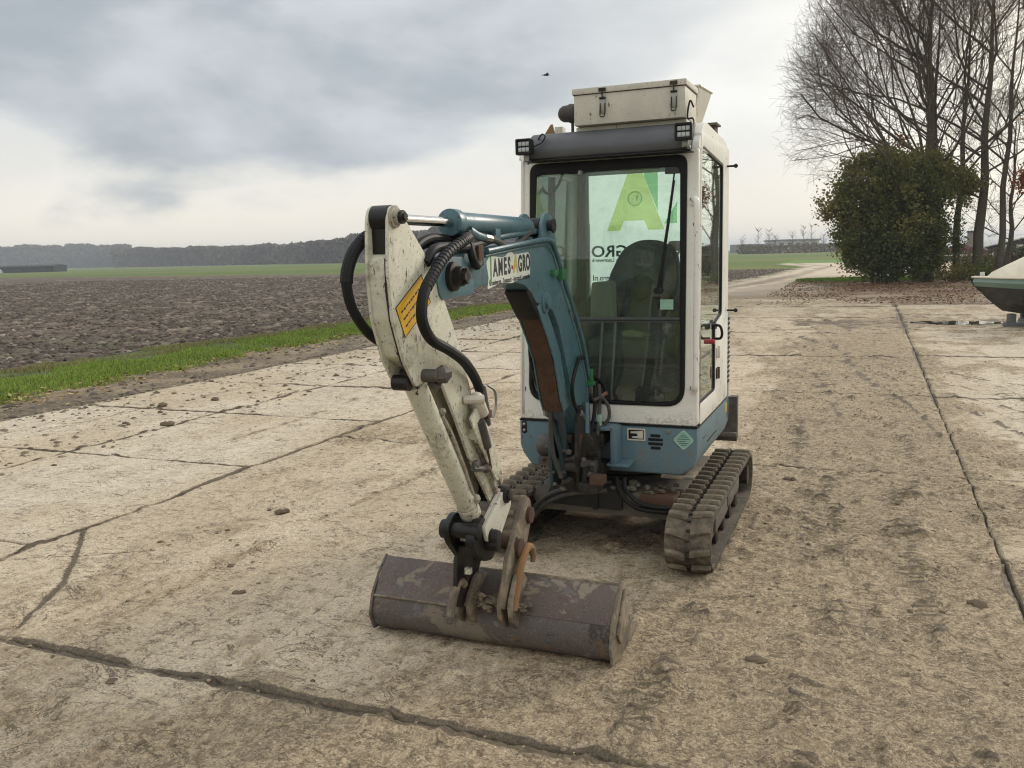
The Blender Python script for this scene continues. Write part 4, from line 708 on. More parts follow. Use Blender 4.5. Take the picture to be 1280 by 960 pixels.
def ground_fields(u, v):
    n_lo = fbm(u * .45 + 5, v * .45 + 3, 5); n_md = fbm(u * 2.1, v * 1.4, 5); n_hi = fbm(u * 9, v * 7, 4); n_vh = fbm(u * 34, v * 30, 3)
    wu = (n_md - .5) * .12; wv = (fbm(u * 1.7 + 40, v * 1.7, 4) - .5) * .12
    mud = .30 + .30 * ss(n_lo, .40, .70)
    mud += .42 * ss(u, .35, 1.3) * ss(2.75 + (n_md - .5) * .9 - u, -.05, .25) * (1 - ss(v, 10, 18)) * (.75 + .5 * n_md)
    mud += .32 * ss(-v, .2, 2.2) * ss(u, -1.1, .8); mud += .20 * ss(-v, 1.9, 2.4)
    mud -= .30 * ss(-u, 2.3, 3.2) * ss(v, -1.5, 0.)
    mud -= .25 * ss(u, 2.5, 3.0) * (1 - .6 * ss(v, 7, 13)) * ss(v, -.5, 1)
    mud += .30 * ss(n_md, .55, .72) * (.4 + ss(u, -1, 1))
    jd = np.full(np.shape(u), 9.)
    for k, jx in enumerate((-4.65, -2.66, 2.455, 7.4)):
        wdt = (.014, .022, .017, .013)[k]; d = np.abs(u + wu * .5 - jx); jd = np.minimum(jd, d / wdt)
    for a, b, tj in ROWS:
        ins = (u >= a) & (u < b)
        for jy in tj:
            wdt = .034 if abs(jy + 1.97) < .02 else .011
            jd = np.where(ins, np.minimum(jd, np.abs(v + wv * (.6 if wdt > .05 else .15) - jy) / wdt), jd)
    joint = (1 - ss(jd, .7, 1.4)) * (.45 + .75 * ss(n_md, .38, .58)); halo = (1 - ss(jd, 1., 3.2)) * ss(n_md, .35, .65)
    cr = np.zeros(np.shape(u))
    for i, c in enumerate(cracks): cr = np.maximum(cr, (1 - ss(pdist(u + wu * .6, v + wv * .6, c), .004, np.maximum(.007, (.034, .014, .014, .014, .03)[i] * (-.1 + 2.1 * n_md)))) * (.72, .66, .5, .45, .45)[i])
    sk = np.zeros(np.shape(u))
    for c in skids: sk = np.maximum(sk, (1 - ss(pdist(u + wu, v + wv, c), .012, .055 + .003 * np.maximum(v, 0))) * ss(n_hi + .35 * n_md, .42, .70))
    # tyre / track prints: short cross bars
    pr = np.zeros(np.shape(u))
    for pp, pw, pf in prints:
        d = pdist(u + wu * .3, v, pp); pr = np.maximum(pr, (1 - ss(d, pw * .7, pw * 1.2)) * ss(np.sin(v * pf + 5 * np.abs(u * 3 % 1 - .5) + n_md * 6), -.1, .7) * ss(n_hi * .5 + n_md * .5, .40, .58))
    wet = (1 - ss(np.hypot((u - 2.7) / 2.7, (v - 15.6) / 1.6) + (n_md - .5) * 1.5, .55, 1.1)); wet = np.maximum(wet, (1 - ss(np.hypot((u + .6) / .6, (v - 4.9) / .8) + (n_md - .5), .4, 1.)) * .35)
    litter = ss(v + (n_lo - .5) * 6 - .4 * np.maximum(u - 3, 0) * 0, 22.5, 25.5) * ss(u, -1.8, -.4)
    mud = np.clip(mud, 0, 1)
    mud = np.maximum(mud, np.maximum(joint * .95, np.maximum(cr, sk * .62))); mud = np.maximum(mud, halo * .6); mud = np.maximum(mud, wet * .9)
    clod = ss(n_hi, .60, .80) * ss(mud, .25, .7)
    h = (n_lo - .5) * .02 + (n_md - .5) * .016 + (n_hi - .5) * .022 * (.30 + mud) + (n_vh - .5) * .014 * (.3 + mud) + clod * .020 + pr * .016 - joint * .010 + halo * .006 - cr * .012 + sk * (n_hi - .4) * .014
    h -= wet * .030
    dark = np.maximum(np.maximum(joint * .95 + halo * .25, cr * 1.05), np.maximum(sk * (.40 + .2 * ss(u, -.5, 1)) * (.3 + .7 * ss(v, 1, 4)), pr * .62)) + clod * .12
    return h, np.clip(mud, 0, 1), wet, litter, clod, n_hi, n_vh, dark
def ground_col(u, v):
    """height + packed surface state: R mud cover, G dark damp filling, B pale cement, (A unused)"""
    h, mud, wet, litter, clod, n_hi, n_vh, dark = ground_fields(u, v)
    pale = ss(fbm(u * .8 + 31, v * .8, 4), .35, .65) * ss(-u, 2.2, 3.2) * .8 + .6 * ss(u, 2.5, 3.2)
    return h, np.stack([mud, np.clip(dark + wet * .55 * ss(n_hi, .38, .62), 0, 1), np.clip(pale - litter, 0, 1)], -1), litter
m, t, b = base_mat('yard')
at = t.new('ShaderNodeAttribute', attribute_name='col').outputs['Color']; gp = t.new('ShaderNodeNewGeometry').outputs['Position']
sp3 = t.new('ShaderNodeSeparateColor'); t.l.new(at, sp3.inputs[0]); MU, DK, PL = sp3.outputs
vr = t.new('ShaderNodeVectorRotate', rotation_type='Z_AXIS'); t.l.new(gp, vr.inputs['Vector']); vr.inputs['Angle'].default_value = YAW
st_ = t.vmath('MULTIPLY', vr.outputs[0], (1., .42, 1.)); gp2 = t.vmath('MULTIPLY', vr.outputs[0], (1., .8, 1.))
A = t.noise(st_, 5.5, 10, .74); B = t.noise(gp2, 34, 8, .72); Cn = t.noise(gp2, 120, 4, .65); L_ = t.noise(st_, 1.3, 6, .6); G_ = t.noise(gp2, 14, 8, .7, dist=.6)
def lin(*ts):
    r_ = ts[0][0] if ts[0][1] == 1 else t.math('MULTIPLY', ts[0][0], ts[0][1])
    for q, k in ts[1:]: r_ = t.math('ADD', r_, t.math('MULTIPLY', t.math('SUBTRACT', q, .5), k))
    return r_
dry = t.mix(t.step(L_, .35, .65), (.48, .392, .278), (.57, .478, .352)); dry = t.mix(t.math('MULTIPLY', PL, .8), dry, t.mix(t.step(A, .35, .65), (.49, .425, .33), (.68, .61, .495)))
mfac = t.step(lin((MU, 1), (A, 1.5), (B, .7)), .34, .62)
mudc = t.mix(t.step(lin((G_, 1), (B, .8)), .35, .62), (.255, .197, .127), (.45, .36, .245))
c = t.mix(mfac, dry, mudc)
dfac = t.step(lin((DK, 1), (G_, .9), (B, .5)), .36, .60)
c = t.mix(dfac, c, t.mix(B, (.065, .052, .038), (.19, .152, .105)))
# crumbs, grit, pale chips; painted dark flecks stand in for relief shading
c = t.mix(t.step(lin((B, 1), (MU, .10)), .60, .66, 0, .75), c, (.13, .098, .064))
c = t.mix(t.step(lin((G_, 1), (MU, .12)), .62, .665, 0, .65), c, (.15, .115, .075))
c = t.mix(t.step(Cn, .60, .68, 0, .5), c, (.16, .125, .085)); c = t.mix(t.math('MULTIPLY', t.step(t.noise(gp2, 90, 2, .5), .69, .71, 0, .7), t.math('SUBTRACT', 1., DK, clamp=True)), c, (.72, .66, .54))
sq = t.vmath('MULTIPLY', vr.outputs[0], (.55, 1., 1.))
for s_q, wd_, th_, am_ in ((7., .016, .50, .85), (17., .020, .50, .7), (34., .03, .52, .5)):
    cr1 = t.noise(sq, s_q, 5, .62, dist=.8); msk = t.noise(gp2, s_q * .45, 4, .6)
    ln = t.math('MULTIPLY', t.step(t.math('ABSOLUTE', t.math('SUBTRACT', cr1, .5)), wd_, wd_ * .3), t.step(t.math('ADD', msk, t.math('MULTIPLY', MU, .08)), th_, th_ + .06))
    c = t.mix(t.math('MULTIPLY', ln, am_), c, (.13, .10, .068))  # dark creases: shade along flake edges put into the colour
c = t.mix(1., c, t.mix(t.step(Cn, .34, .66), (.74, .74, .74), (1.24, 1.23, 1.21)), 'MULTIPLY')
c = t.mix(1., c, t.mix(t.step(B, .36, .64), (.84, .84, .84), (1.13, 1.13, 1.12)), 'MULTIPLY')  # low spots darker, high spots lighter: relief shading put into the colour
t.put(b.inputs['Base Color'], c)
t.put(b.inputs['Roughness'], t.math('SUBTRACT', .92, t.math('MULTIPLY', DK, .25))); b.inputs['Specular IOR Level'].default_value = .25
bp = t.new('ShaderNodeBump'); bp.inputs['Strength'].default_value = 1.; bp.inputs['Distance'].default_value = .018
t.put(bp.inputs['Height'], lin((A, .5), (G_, .6), (B, .55), (Cn, .15))); t.l.new(bp.outputs[0], b.inputs['Normal'])

def axis(a, b, x0, step0, grow):
    """sample positions between a and b, fine near x0"""
    o = [a]; x = a
    while x < b:
        x += max(step0, grow * abs(x - x0)); o.append(min(x, b))
    if len(o) > 2 and o[-1] - o[-2] < 1e-4: o.pop()
    return np.array(o)
# mud bed under everything on the yard
uu = axis(-9., 14., 0, .08, .03); vv = axis(-9., 27.5, -1, .08, .03)
U, V = np.meshgrid(uu, vv, indexing='ij'); x, y = yw(U, V); n = fbm(U * 4, V * 4, 5)
edge = ss(-U, 6.6, 7.0)
hz = -.032 + edge * .028 + (n - .5) * (.010 + edge * .05) + ss(fbm(U * 9, V * 9, 3), .6, .8) * edge * .03
mc = np.stack([.9 + 0 * U, (.62 - edge * (.35 - .45 * fbm(U * 2 + 9, V * 2, 4))) * (1 - ss(V, 22.5, 24)), 0 * U], -1)
yard = npmesh('yard_bed', np.stack([x, y, hz], -1).reshape(-1, 3), grid_faces(len(uu), len(vv)), 'yard', None, mc.reshape(-1, 3), kind='structure')
nslab = 0
for a, b_, tj in ROWS:
    for v0, v1 in zip(tj[:-1], tj[1:]):
        cu, cv = (a + b_) / 2, (v0 + v1) / 2; cx, cy = yw(cu, cv)
        nd = max(0.9, min(math.hypot(*yw(q, p)) for q in (a, cu, b_) for p in (v0, cv, v1)))
        st = max(.018, .0050 * nd) if v1 > -3 and cy > .5 else .12
        if cy < 0: st = .15
        us = np.linspace(a + .006, b_ - .006, max(6, int((b_ - a) / st))); vs_ = np.linspace(v0 + .006, v1 - .006, max(6, int((v1 - v0) / st)))
        U, V = np.meshgrid(us, vs_, indexing='ij')
        h, c_, _l = ground_col(U, V)
        nx, ny = len(us), len(vs_); tilt_ = (vnoise(np.array([cu * 3.3]), np.array([cv * 2.7]))[0] - .5) * .012
        x, y = yw(U, V); top = np.stack([x, y, h + tilt_ * .6], -1).reshape(-1, 3); F = grid_faces(nx, ny)
        # skirt
        idx = np.arange(nx * ny).reshape(nx, ny); bd = np.concatenate([idx[:, 0], idx[-1, 1:], idx[-2::-1, -1], idx[0, -2:0:-1]])
        low = top[bd].copy(); low[:, 2] = -.15; k = len(bd); base = nx * ny; j = (np.arange(k) + 1) % k
        S = np.stack([bd, base + np.arange(k), base + j, bd[j]], 1)
        cc = c_.reshape(-1, 3)
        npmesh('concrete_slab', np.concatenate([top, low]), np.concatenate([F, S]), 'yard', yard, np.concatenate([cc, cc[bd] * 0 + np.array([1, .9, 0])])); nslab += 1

# far ground: one big sheet, then farm ground beyond the slabs
m, t, b = base_mat('farland'); gp = t.new('ShaderNodeNewGeometry').outputs['Position']; s3 = t.new('ShaderNodeSeparateXYZ'); t.l.new(gp, s3.inputs[0])
a1 = t.noise(t.vmath('MULTIPLY', gp, (.35, 1., 1.)), .02, 5, .6); a2 = t.noise(gp, .6, 5, .7)
c = t.mix(t.step(a1, .40, .60), (.095, .15, .035), (.16, .17, .055)); c = t.mix(t.step(a2, .3, .8, 0, .35), c, (.05, .085, .02)); t.put(b.inputs['Base Color'], c); b.inputs['Roughness'].default_value = .95; b.inputs['Specular IOR Level'].default_value = .1
build('ground', MB().box(-3500, 3500, -200, 4500, -.6, -.14), 'farland', kind='structure')
attr_mat('farm', var=.3, scale=1.2, bump=.6, bscale=6)
BN = ([-30, 5, 10, 16, 22, 31, 40.8, 49.5, 62, 80], [-10.9, -10.7, -10.3, -10.6, -9.2, -7, -5, -4.3, -4, -3.2])   # ploughed edge u(v)
VN = ([-30, 2.7, 7.8, 13, 20, 30, 40, 60], [-7.5, -7.7, -8.1, -8.3, -7.8, -6.2, -4.6, -4.0])                        # verge near edge
uu = axis(-12, 90, 0, .22, .02); vv = axis(22., 120, 22, .25, .012)
U, V = np.meshgrid(uu, vv, indexing='ij'); x, y = yw(U, V)
n1_ = fbm(U * .5, V * .5, 5); n2_ = fbm(U * 2.2, V * 1.2, 5); n0 = fbm(U * .12 + 7, V * .12, 4)
sand = np.array([.50, .42, .31]); brn = np.array([.20, .15, .11]); leaf = np.array([.16, .092, .055]); grs = np.array([.085, .17, .022]); gr2 = np.array([.10, .14, .035])
c_ = np.tile(gr2, U.shape + (1,)) * 1.
def lay(mask, colr):
    global c_
    c_ = c_ * (1 - mask[..., None]) + np.array(colr) * mask[..., None]
j = (n1_ - .5)
trackL = np.interp(V, [20, 31, 40.8, 49.5, 62, 76, 90], [-8., -6.3, -5., -4.3, -3.9, -3.4, -7.]); trackR = np.interp(V, [20, 28, 34, 40, 47, 56, 70, 120], [14, 13, .2, -1.1, .6, 12, 40, 60])
lay(ss(U - trackL + j, -.3, .5) * ss(trackR - U + j * 3, -.6, .6), brn * .5 + sand * .5)
lay(ss(U - trackL + j, .2, 1.2) * ss(V, 46, 52) * ss(trackR - U, -.5, 1) * (1 - ss(V, 92, 95)), sand)
for off_, wd in ((1.2, .5), (2.6, .45)): lay((1 - ss(np.abs(U - trackL - off_ + j * .6), wd * .5, wd)) * .75 * ss(n2_, .3, .5), sand)
lay((1 - ss(np.abs(U - trackL - 1.9 + j), .3, .6)) * .5, brn * .7)
lit = ss(U + j * 3, np.interp(V, [22, 30, 40, 50], [-1.2, -.2, .5, 2.]).max() * 0 - .6, 1.) * ss(44 + j * 6 - V, 0, 3)
lay(lit * (.55 + .45 * ss(n2_, .35, .6)), leaf); lay(lit * ss(n2_, .60, .72) * .6, sand * .7)
lay((1 - ss(np.hypot((U - 1.6) / 3.0, (V - 41.5) / 2.2) + j, .7, 1.1)) * .9, grs)
lay(ss(U, 9, 14) * ss(V, 30, 36) * ss(n1_, .40, .55) * .7, gr2)
lay(ss(V + (U + 4) * .15, 93, 97) , grs * 1.1)
hz = -.045 + (n2_ - .5) * .06 + lit * (n2_ - .5) * .05 + .03 * (n1_ - .5) - .5 * ss(trackL - U, .4, 1.2)
npmesh('farm_road', np.stack([x, y, hz], -1).reshape(-1, 3), grid_faces(len(uu), len(vv)), 'farm', None, c_.reshape(-1, 3), kind='structure')

# ploughed field
vv = np.concatenate([np.arange(-14, 2, .6), axis(2., 95, 2, .085, .0105)])
tt = axis(0, 1, 0, .00065, .0135)
V, TT = np.meshgrid(vv, tt, indexing='ij')
ub = np.interp(V, *BN) + (fbm(V * .8, V * 0 + 3, 3) - .5) * .8
umax = -135.
U = ub + (umax - ub) * TT
vfar = 70 - (U + 6) * .27; V2 = np.where(V > 2, 2 + (V - 2) * (vfar - 2) / (95 - 2), V)
x, y = yw(U, V2)
dist = np.hypot(x, y); amp = .115
n1_ = fbm(U * 1.9, V2 * 1.9, 4, .6); n2_ = fbm(U * 5.2 + 9, V2 * 5.2, 3, .6); n3_ = fbm(U * .6, V2 * .6, 3)
rg = 1 - np.abs(2 * fbm(U * 3.1 + 50, V2 * 2.6, 4, .6) - 1) * 2.2
hz = -.07 + amp * (1.5 * (n1_ - .5) + .9 * (n2_ - .5) + .45 * (rg - .5)) * np.minimum(1, .35 + TT * 400) + .03 * (n3_ - .5)
tone = .55 + .9 * n2_ + .5 * (rg - .5); sand_ = ss(n2_ * .6 + n1_ * .4, .60, .72)
c_ = (np.array([.092, .070, .051]) * (1 - sand_[..., None] * .55) + np.array([.24, .19, .15]) * sand_[..., None] * .55) * tone[..., None] * (.8 + .4 * n3_[..., None])
gg = ss(fbm(U * 1.3 + 80, V2 * 1.3, 4), .58, .68) * (1 - ss(TT, .0, .07)); c_ = c_ * (1 - gg[..., None] * .5) + np.array([.10, .13, .04]) * gg[..., None] * .5
far_ = ss(vfar - V2, 6, 1); c_ = c_ * (1 - far_[..., None] * .6) + np.array([.17, .115, .06]) * far_[..., None] * .6
attr_mat('soil', var=.5, scale=5., bump=.9, bscale=9)
npmesh('ploughed_field', np.stack([x, y, hz], -1).reshape(-1, 3), grid_faces(len(vv), len(tt)), 'soil', None, c_.reshape(-1, 3), kind='structure')

# quads scattered with numpy: blades, leaves, clods
rs = np.random.RandomState(11)
def blades(n, u, v, z, h, wdt, colr, name, mat_, lean=.35, **props):
    x, y = yw(u, v); ang = rs.rand(n) * 2 * np.pi; la = rs.rand(n) * 2 * np.pi; ll = rs.rand(n) * lean * h
    dx, dy = np.cos(ang) * wdt / 2, np.sin(ang) * wdt / 2; tx, ty = np.cos(la) * ll, np.sin(la) * ll
    p = np.zeros((n, 5, 3)); p[:, 0] = np.stack([x - dx, y - dy, z], 1); p[:, 1] = np.stack([x + dx, y + dy, z], 1)
    p[:, 2] = np.stack([x + dx * .7 + tx * .4, y + dy * .7 + ty * .4, z + h * .6], 1); p[:, 3] = np.stack([x - dx * .7 + tx * .4, y - dy * .7 + ty * .4, z + h * .6], 1); p[:, 4] = np.stack([x + tx, y + ty, z + h], 1)
    k = np.arange(n)[:, None] * 5
    F = np.concatenate([k + [0, 1, 2], k + [0, 2, 3], k + [3, 2, 4]], 0)
    return npmesh(name, p.reshape(-1, 3), F, mat_, None, np.repeat(colr, 5, 0), False, **props)
attr_mat('grassm', var=.3, scale=1.3, transl=.35, rough=.7)
# verge sheet
vv = axis(-14, 34, 2, .25, .01); tt = np.linspace(0, 1, 15); V, TT = np.meshgrid(vv, tt, indexing='ij')
un = np.interp(V, *VN) + (fbm(V * 1.6 + 9, V * 0, 3) - .5) * .5; ub = np.interp(V, *BN) - .5; U = un + (ub - un) * TT; x, y = yw(U, V)
c_ = np.array([.07, .10, .03]) * (.7 + .6 * fbm(U * 3, V * 3, 4)[..., None])
npmesh('verge', np.stack([x, y, -.03 + .10 * np.sin(np.pi * TT) + (fbm(U * 2, V * 2, 3) - .5) * .06], -1).reshape(-1, 3), grid_faces(len(vv), 15), 'soil', None, c_.reshape(-1, 3), kind='structure')
n = 150000
v = -3 + 36 * rs.rand(n) ** 1.25; tt_ = rs.rand(n); un = np.interp(v, *VN); ub = np.interp(v, *BN) + (fbm(v * 2.1 + 30, v * 0 + 5, 3) - .5) * 1.3
u = un + (fbm(v * 1.6 + 9, v * 0, 3) - .5) * .5 + (ub - .1 - un) * tt_
den = fbm(u * 1.6 + 3, v * 1.6, 4); keep = (rs.rand(n) < np.where(tt_ < .40, .35 + .65 * ss(den, .3, .5), ss(den, .38, .58) * .9 + .15)); u, v, tt_, den = u[keep], v[keep], tt_[keep], den[keep]; n = len(u)
fresh = (tt_ < .5 + .2 * (den - .5)); colr = np.where(fresh[:, None], [.235, .32, .06], [.23, .24, .09]) * (.65 + .7 * rs.rand(n, 1))
dryb = rs.rand(n) < np.where(fresh, .04, .15 + .6 * ss(fbm(u * 1.3 + 60, v * 1.3, 3), .5, .65)); colr[dryb] = np.array([.30, .25, .12]) * (.6 + .6 * rs.rand(dryb.sum(), 1))
zz = -.03 + .10 * np.sin(np.pi * tt_)
blades(n, u, v, zz, (.03 + .07 * rs.rand(n)) * np.where(fresh, .75, .95) * (.25 + 1.3 * den), .012 + .012 * rs.rand(n) + .0006 * np.maximum(v, 0), colr, 'grass', 'grassm', kind='stuff')
# grass patch by the tree group
n = 9000; a = rs.rand(n) * 6.283; r_ = np.sqrt(rs.rand(n)); u = 1.6 + 3.2 * r_ * np.cos(a); v = 41.5 + 2.4 * r_ * np.sin(a)
blades(n, u, v, np.full(n, -.04), .05 + .08 * rs.rand(n), .05 + .03 * rs.rand(n), np.array([.10, .19, .025]) * (.6 + .7 * rs.rand(n, 1)), 'grass', 'grassm', kind='stuff')
def leaves(name, P3, size, colr, mat_='leafm', flat_=False, parent=None, aspect=.6, **props):
    n = len(P3); nrm = rs.randn(n, 3)
    if flat_: nrm = np.stack([rs.randn(n) * .35, rs.randn(n) * .35, np.ones(n)], 1)
    nrm /= np.linalg.norm(nrm, axis=1)[:, None]; t_ = np.cross(nrm, rs.randn(n, 3)); t_ /= np.linalg.norm(t_, axis=1)[:, None]; b_2 = np.cross(nrm, t_)
    s = size[:, None] if np.ndim(size) else size
    q = np.stack([P3 - t_ * s, P3 - b_2 * s * aspect, P3 + t_ * s, P3 + b_2 * s * aspect], 1)
    F = np.arange(n * 4).reshape(n, 4)
    return npmesh(name, q.reshape(-1, 3), F, mat_, parent, np.repeat(colr, 4, 0), False, **props)
attr_mat('leafm', var=.3, scale=1.1, transl=.4, rough=.6); attr_mat('deadleaf', var=.2, scale=3, rough=.8)
# fallen leaves under the trees and along the verge
n = 34000; u = -1.5 + 14 * rs.rand(n); v = 21.5 + 22 * rs.rand(n) ** .9; k_ = rs.rand(n) < ss(fbm(u * .5, v * .8, 4), .34, .55) * ss(u + 1.5 + (v - 22) * .1, 0, 1.5); u, v = u[k_], v[k_]; x, y = yw(u, v); n = len(u)
cols = np.array([[.19, .095, .05], [.13, .07, .04], [.24, .14, .075], [.10, .06, .04]])[rs.randint(0, 4, n)] * (.7 + .6 * rs.rand(n, 1))
leaves('fallen_leaves', np.stack([x, y, .0 + .035 * rs.rand(n)], 1), .022 + .03 * rs.rand(n), cols, 'deadleaf', True, kind='stuff', label='russet fallen leaves under the trees')
n = 2600; v = 1 + 38 * rs.rand(n) ** 1.3; u = np.interp(v, *VN) + rs.randn(n) * .35 + .1; x, y = yw(u, v)
cols = np.array([[.30, .20, .07], [.20, .12, .05], [.35, .27, .12]])[rs.randint(0, 3, n)] * (.7 + .6 * rs.rand(n, 1))
leaves('fallen_leaves', np.stack([x, y, .02 + .03 * rs.rand(n)], 1), .02 + .022 * rs.rand(n), cols, 'deadleaf', True, kind='stuff')
# small clods and crumbs of mud
def clods(n, u, v, z, r_, colr, name, mat_='soil', **props):
    x, y = yw(u, v); o = np.array([[1, 0, 0], [-1, 0, 0], [0, 1, 0], [0, -1, 0], [0, 0, 1], [.6, .6, .5], [-.6, .5, .6], [.5, -.6, .5], [-.5, -.6, .6]])
    F0 = np.array([[0, 5, 2], [2, 6, 1], [1, 8, 3], [3, 7, 0], [0, 7, 5], [2, 5, 6], [1, 6, 8], [3, 8, 7], [4, 5, 7], [4, 6, 5], [4, 8, 6], [4, 7, 8]])[:, ::-1]
    a = rs.rand(n) * 6.283; q = o[None] * (1 + .5 * (rs.rand(n, 9, 1) - .5)) * r_[:, None, None] * np.stack([1 + .6 * rs.rand(n), np.ones(n), .45 + .4 * rs.rand(n)], 1)[:, None, :]
    ca, sa = np.cos(a)[:, None], np.sin(a)[:, None]; p = np.stack([x[:, None] + q[..., 0] * ca - q[..., 1] * sa, y[:, None] + q[..., 0] * sa + q[..., 1] * ca, z[:, None] + q[..., 2]], -1)
    F = (np.arange(n)[:, None, None] * 9 + F0[None]).reshape(-1, 3)
    return npmesh(name, p.reshape(-1, 3), F, mat_, None, np.repeat(colr, 9, 0), True, **props)
n = 42000; u = -6.6 + 11.5 * rs.rand(n); v = -3.2 + 14 * rs.rand(n) ** 1.5; h, mud, *_r = ground_fields(u, v); k_ = rs.rand(n) < (.10 + ss(mud, .3, .8) * .9); u, v, h = u[k_], v[k_], h[k_]; n = len(u)
clods(n, u, v, h - .001, .0025 + .012 * rs.rand(n) ** 5, np.array([.27, .21, .14]) * (.45 + .9 * rs.rand(n, 1)), 'mud_crumbs', kind='stuff')
n = 2200; u = -6.9 + 2.6 * rs.rand(n) ** 1.7; v = 0 + 16 * rs.rand(n); h = ground_fields(u, v)[0]; clods(n, u, v, np.where(u < -6.65, -.01, h), .006 + .03 * rs.rand(n) ** 3, np.array([.22, .175, .12]) * (.5 + .8 * rs.rand(n, 1)), 'mud_crumbs', kind='stuff')
n = 2500; v = -3 + 30 * rs.rand(n); u = np.interp(v, *VN) + .1 + 1.15 * rs.rand(n) ** 1.2; clods(n, u, v, np.full(n, -.015), .01 + .05 * rs.rand(n) ** 3, np.array([.15, .12, .095]) * (.6 + .7 * rs.rand(n, 1)), 'mud_crumbs', kind='stuff')
n = 70000; v = 2 + 66 * rs.rand(n) ** 1.5; u = np.interp(v, *BN) - .2 - 75 * rs.rand(n) ** 1.9; clods(n, u, v, np.full(n, -.05), .018 + .055 * rs.rand(n) ** 2 + .0006 * np.maximum(v, 0), np.where(rs.rand(n, 1) < .10, [.24, .195, .155], [.100, .080, .062]) * (.6 + .8 * rs.rand(n, 1)), 'soil_clods', kind='stuff')
flat('clodmat', (.155, .12, .083), .95, spec=.15); flat('stone', (.45, .40, .33), .9)
def lump(name, u, v, r_, sq, label, cat, m='clodmat', seed=0, **k):
    random.seed(seed); x, y = yw(u, v); mb = MB()
    for i in range(4 if r_ > .02 else 2): mb.ball((random.uniform(-1, 1) * r_ * .8, random.uniform(-.6, .6) * r_, r_ * sq * .6), r_ * random.uniform(.5, .9), 10, (1.2, 1, sq), .45)
    h = float(ground_fields(np.array([u]), np.array([v]))[0][0])
    o = build(name, mb, m, None, 0, angle=50, loc=(float(x), float(y), h - .002), label=label, category=cat, **k)
    return o
for i, (u, v, r_, sq, lab) in enumerate([(-1.66, .0, .030, .8, 'dark mud clod left of the bucket, the largest on the open slab'), (-1.78, .02, .014, .8, 'small dark clod just behind the largest clod left of the bucket'), (-1.32, -.92, .019, .6, 'dark flat clod in the foreground left of the bucket'), (-1.02, -1.20, .022, .5, 'flat dark clod nearest the muddy cross joint on the left'),
      (-1.75, -.42, .014, .8, 'small round clod between the largest clod and the branching crack'), (-.9, -2.10, .022, .4, 'flat dark clod below the wide muddy cross joint'), (-4.7, 2.2, .05, .6, 'mud clod beside the left longitudinal joint'), (-5.6, 3.05, .05, .7, 'mud clod on the outermost slab row near the verge'), (-5.3, 3.6, .045, .6, 'second mud clod on the outermost slab row'),
      (2.29, -.25, .035, .5, 'dark lump on the right hand joint in the foreground'), (1.42, -1.12, .030, .35, 'flat grey stone like clod pressed into the mud at right'), (1.32, 1.75, .028, .6, 'dark clod just right of the right track')]):
    lump('mud_clod', u, v, r_, sq, lab, 'mud clod', seed=i + 3, group='mud clods on the slabs')
# puddle
m, t, b = base_mat('water'); b.inputs['Base Color'].default_value = (.05, .045, .035, 1); b.inputs['Roughness'].default_value = .04; b.inputs['IOR'].default_value = 1.33
for uc, vc, ru, rv in ((3.45, 15.75, .8, .5),):
    pts = []
    for k in range(40):
        a = k * 2 * math.pi / 40; r_ = 1 + .35 * (vnoise(np.array([uc * 3 + 2 * math.cos(a)]), np.array([vc + 2 * math.sin(a)]))[0] - .5) * 2; x, y = yw(uc + ru * r_ * math.cos(a), vc + rv * r_ * math.sin(a)); pts.append((float(x), float(y)))
    build('puddle', MB().prism(pts, -.05, -.020, 'z'), 'water', kind='structure')

# ------------------------------------------------------------------ TREES
paint('bark', (.105, .090, .070), .95, dirt=(.055, .065, .035), amt=.5, bump=.8, sc1=2, sc2=12, spec=.15)
flat('twig', (.135, .105, .072), .95, spec=.1)
class Tubes:
    def __init__(s, n): s.n = n; s.P = []; s.R = []
    def add(s, pts, r): s.P.append(pts); s.R.append(r)
    def arrays(s):
        n = s.n; V = []; F = []; k = 0
        ang = np.arange(n) * 2 * np.pi / n; ca, sa = np.cos(ang)[None, :, None], np.sin(ang)[None, :, None]
        for pts, r in zip(s.P, s.R):
            p = np.array(pts); r = np.array(r); d = np.gradient(p, axis=0); d /= np.linalg.norm(d, axis=1)[:, None] + 1e-9
            ref = np.array([.31, .87, .12]) if abs(d[0, 2]) > .6 else np.array([.1, .05, 1.])
            a = np.cross(d, ref); a /= np.linalg.norm(a, axis=1)[:, None] + 1e-9; b = np.cross(d, a)
            V.append((p[:, None] + (a[:, None] * ca + b[:, None] * sa) * r[:, None, None]).reshape(-1, 3)); m = len(p)
            i = (np.arange(m - 1)[:, None] * n + np.arange(n)[None]).ravel(); j = (np.arange(m - 1)[:, None] * n + (np.arange(n)[None] + 1) % n).ravel()
            F.append(np.stack([i, j, j + n, i + n], 1) + k); k += m * n
        return np.concatenate(V), np.concatenate(F)
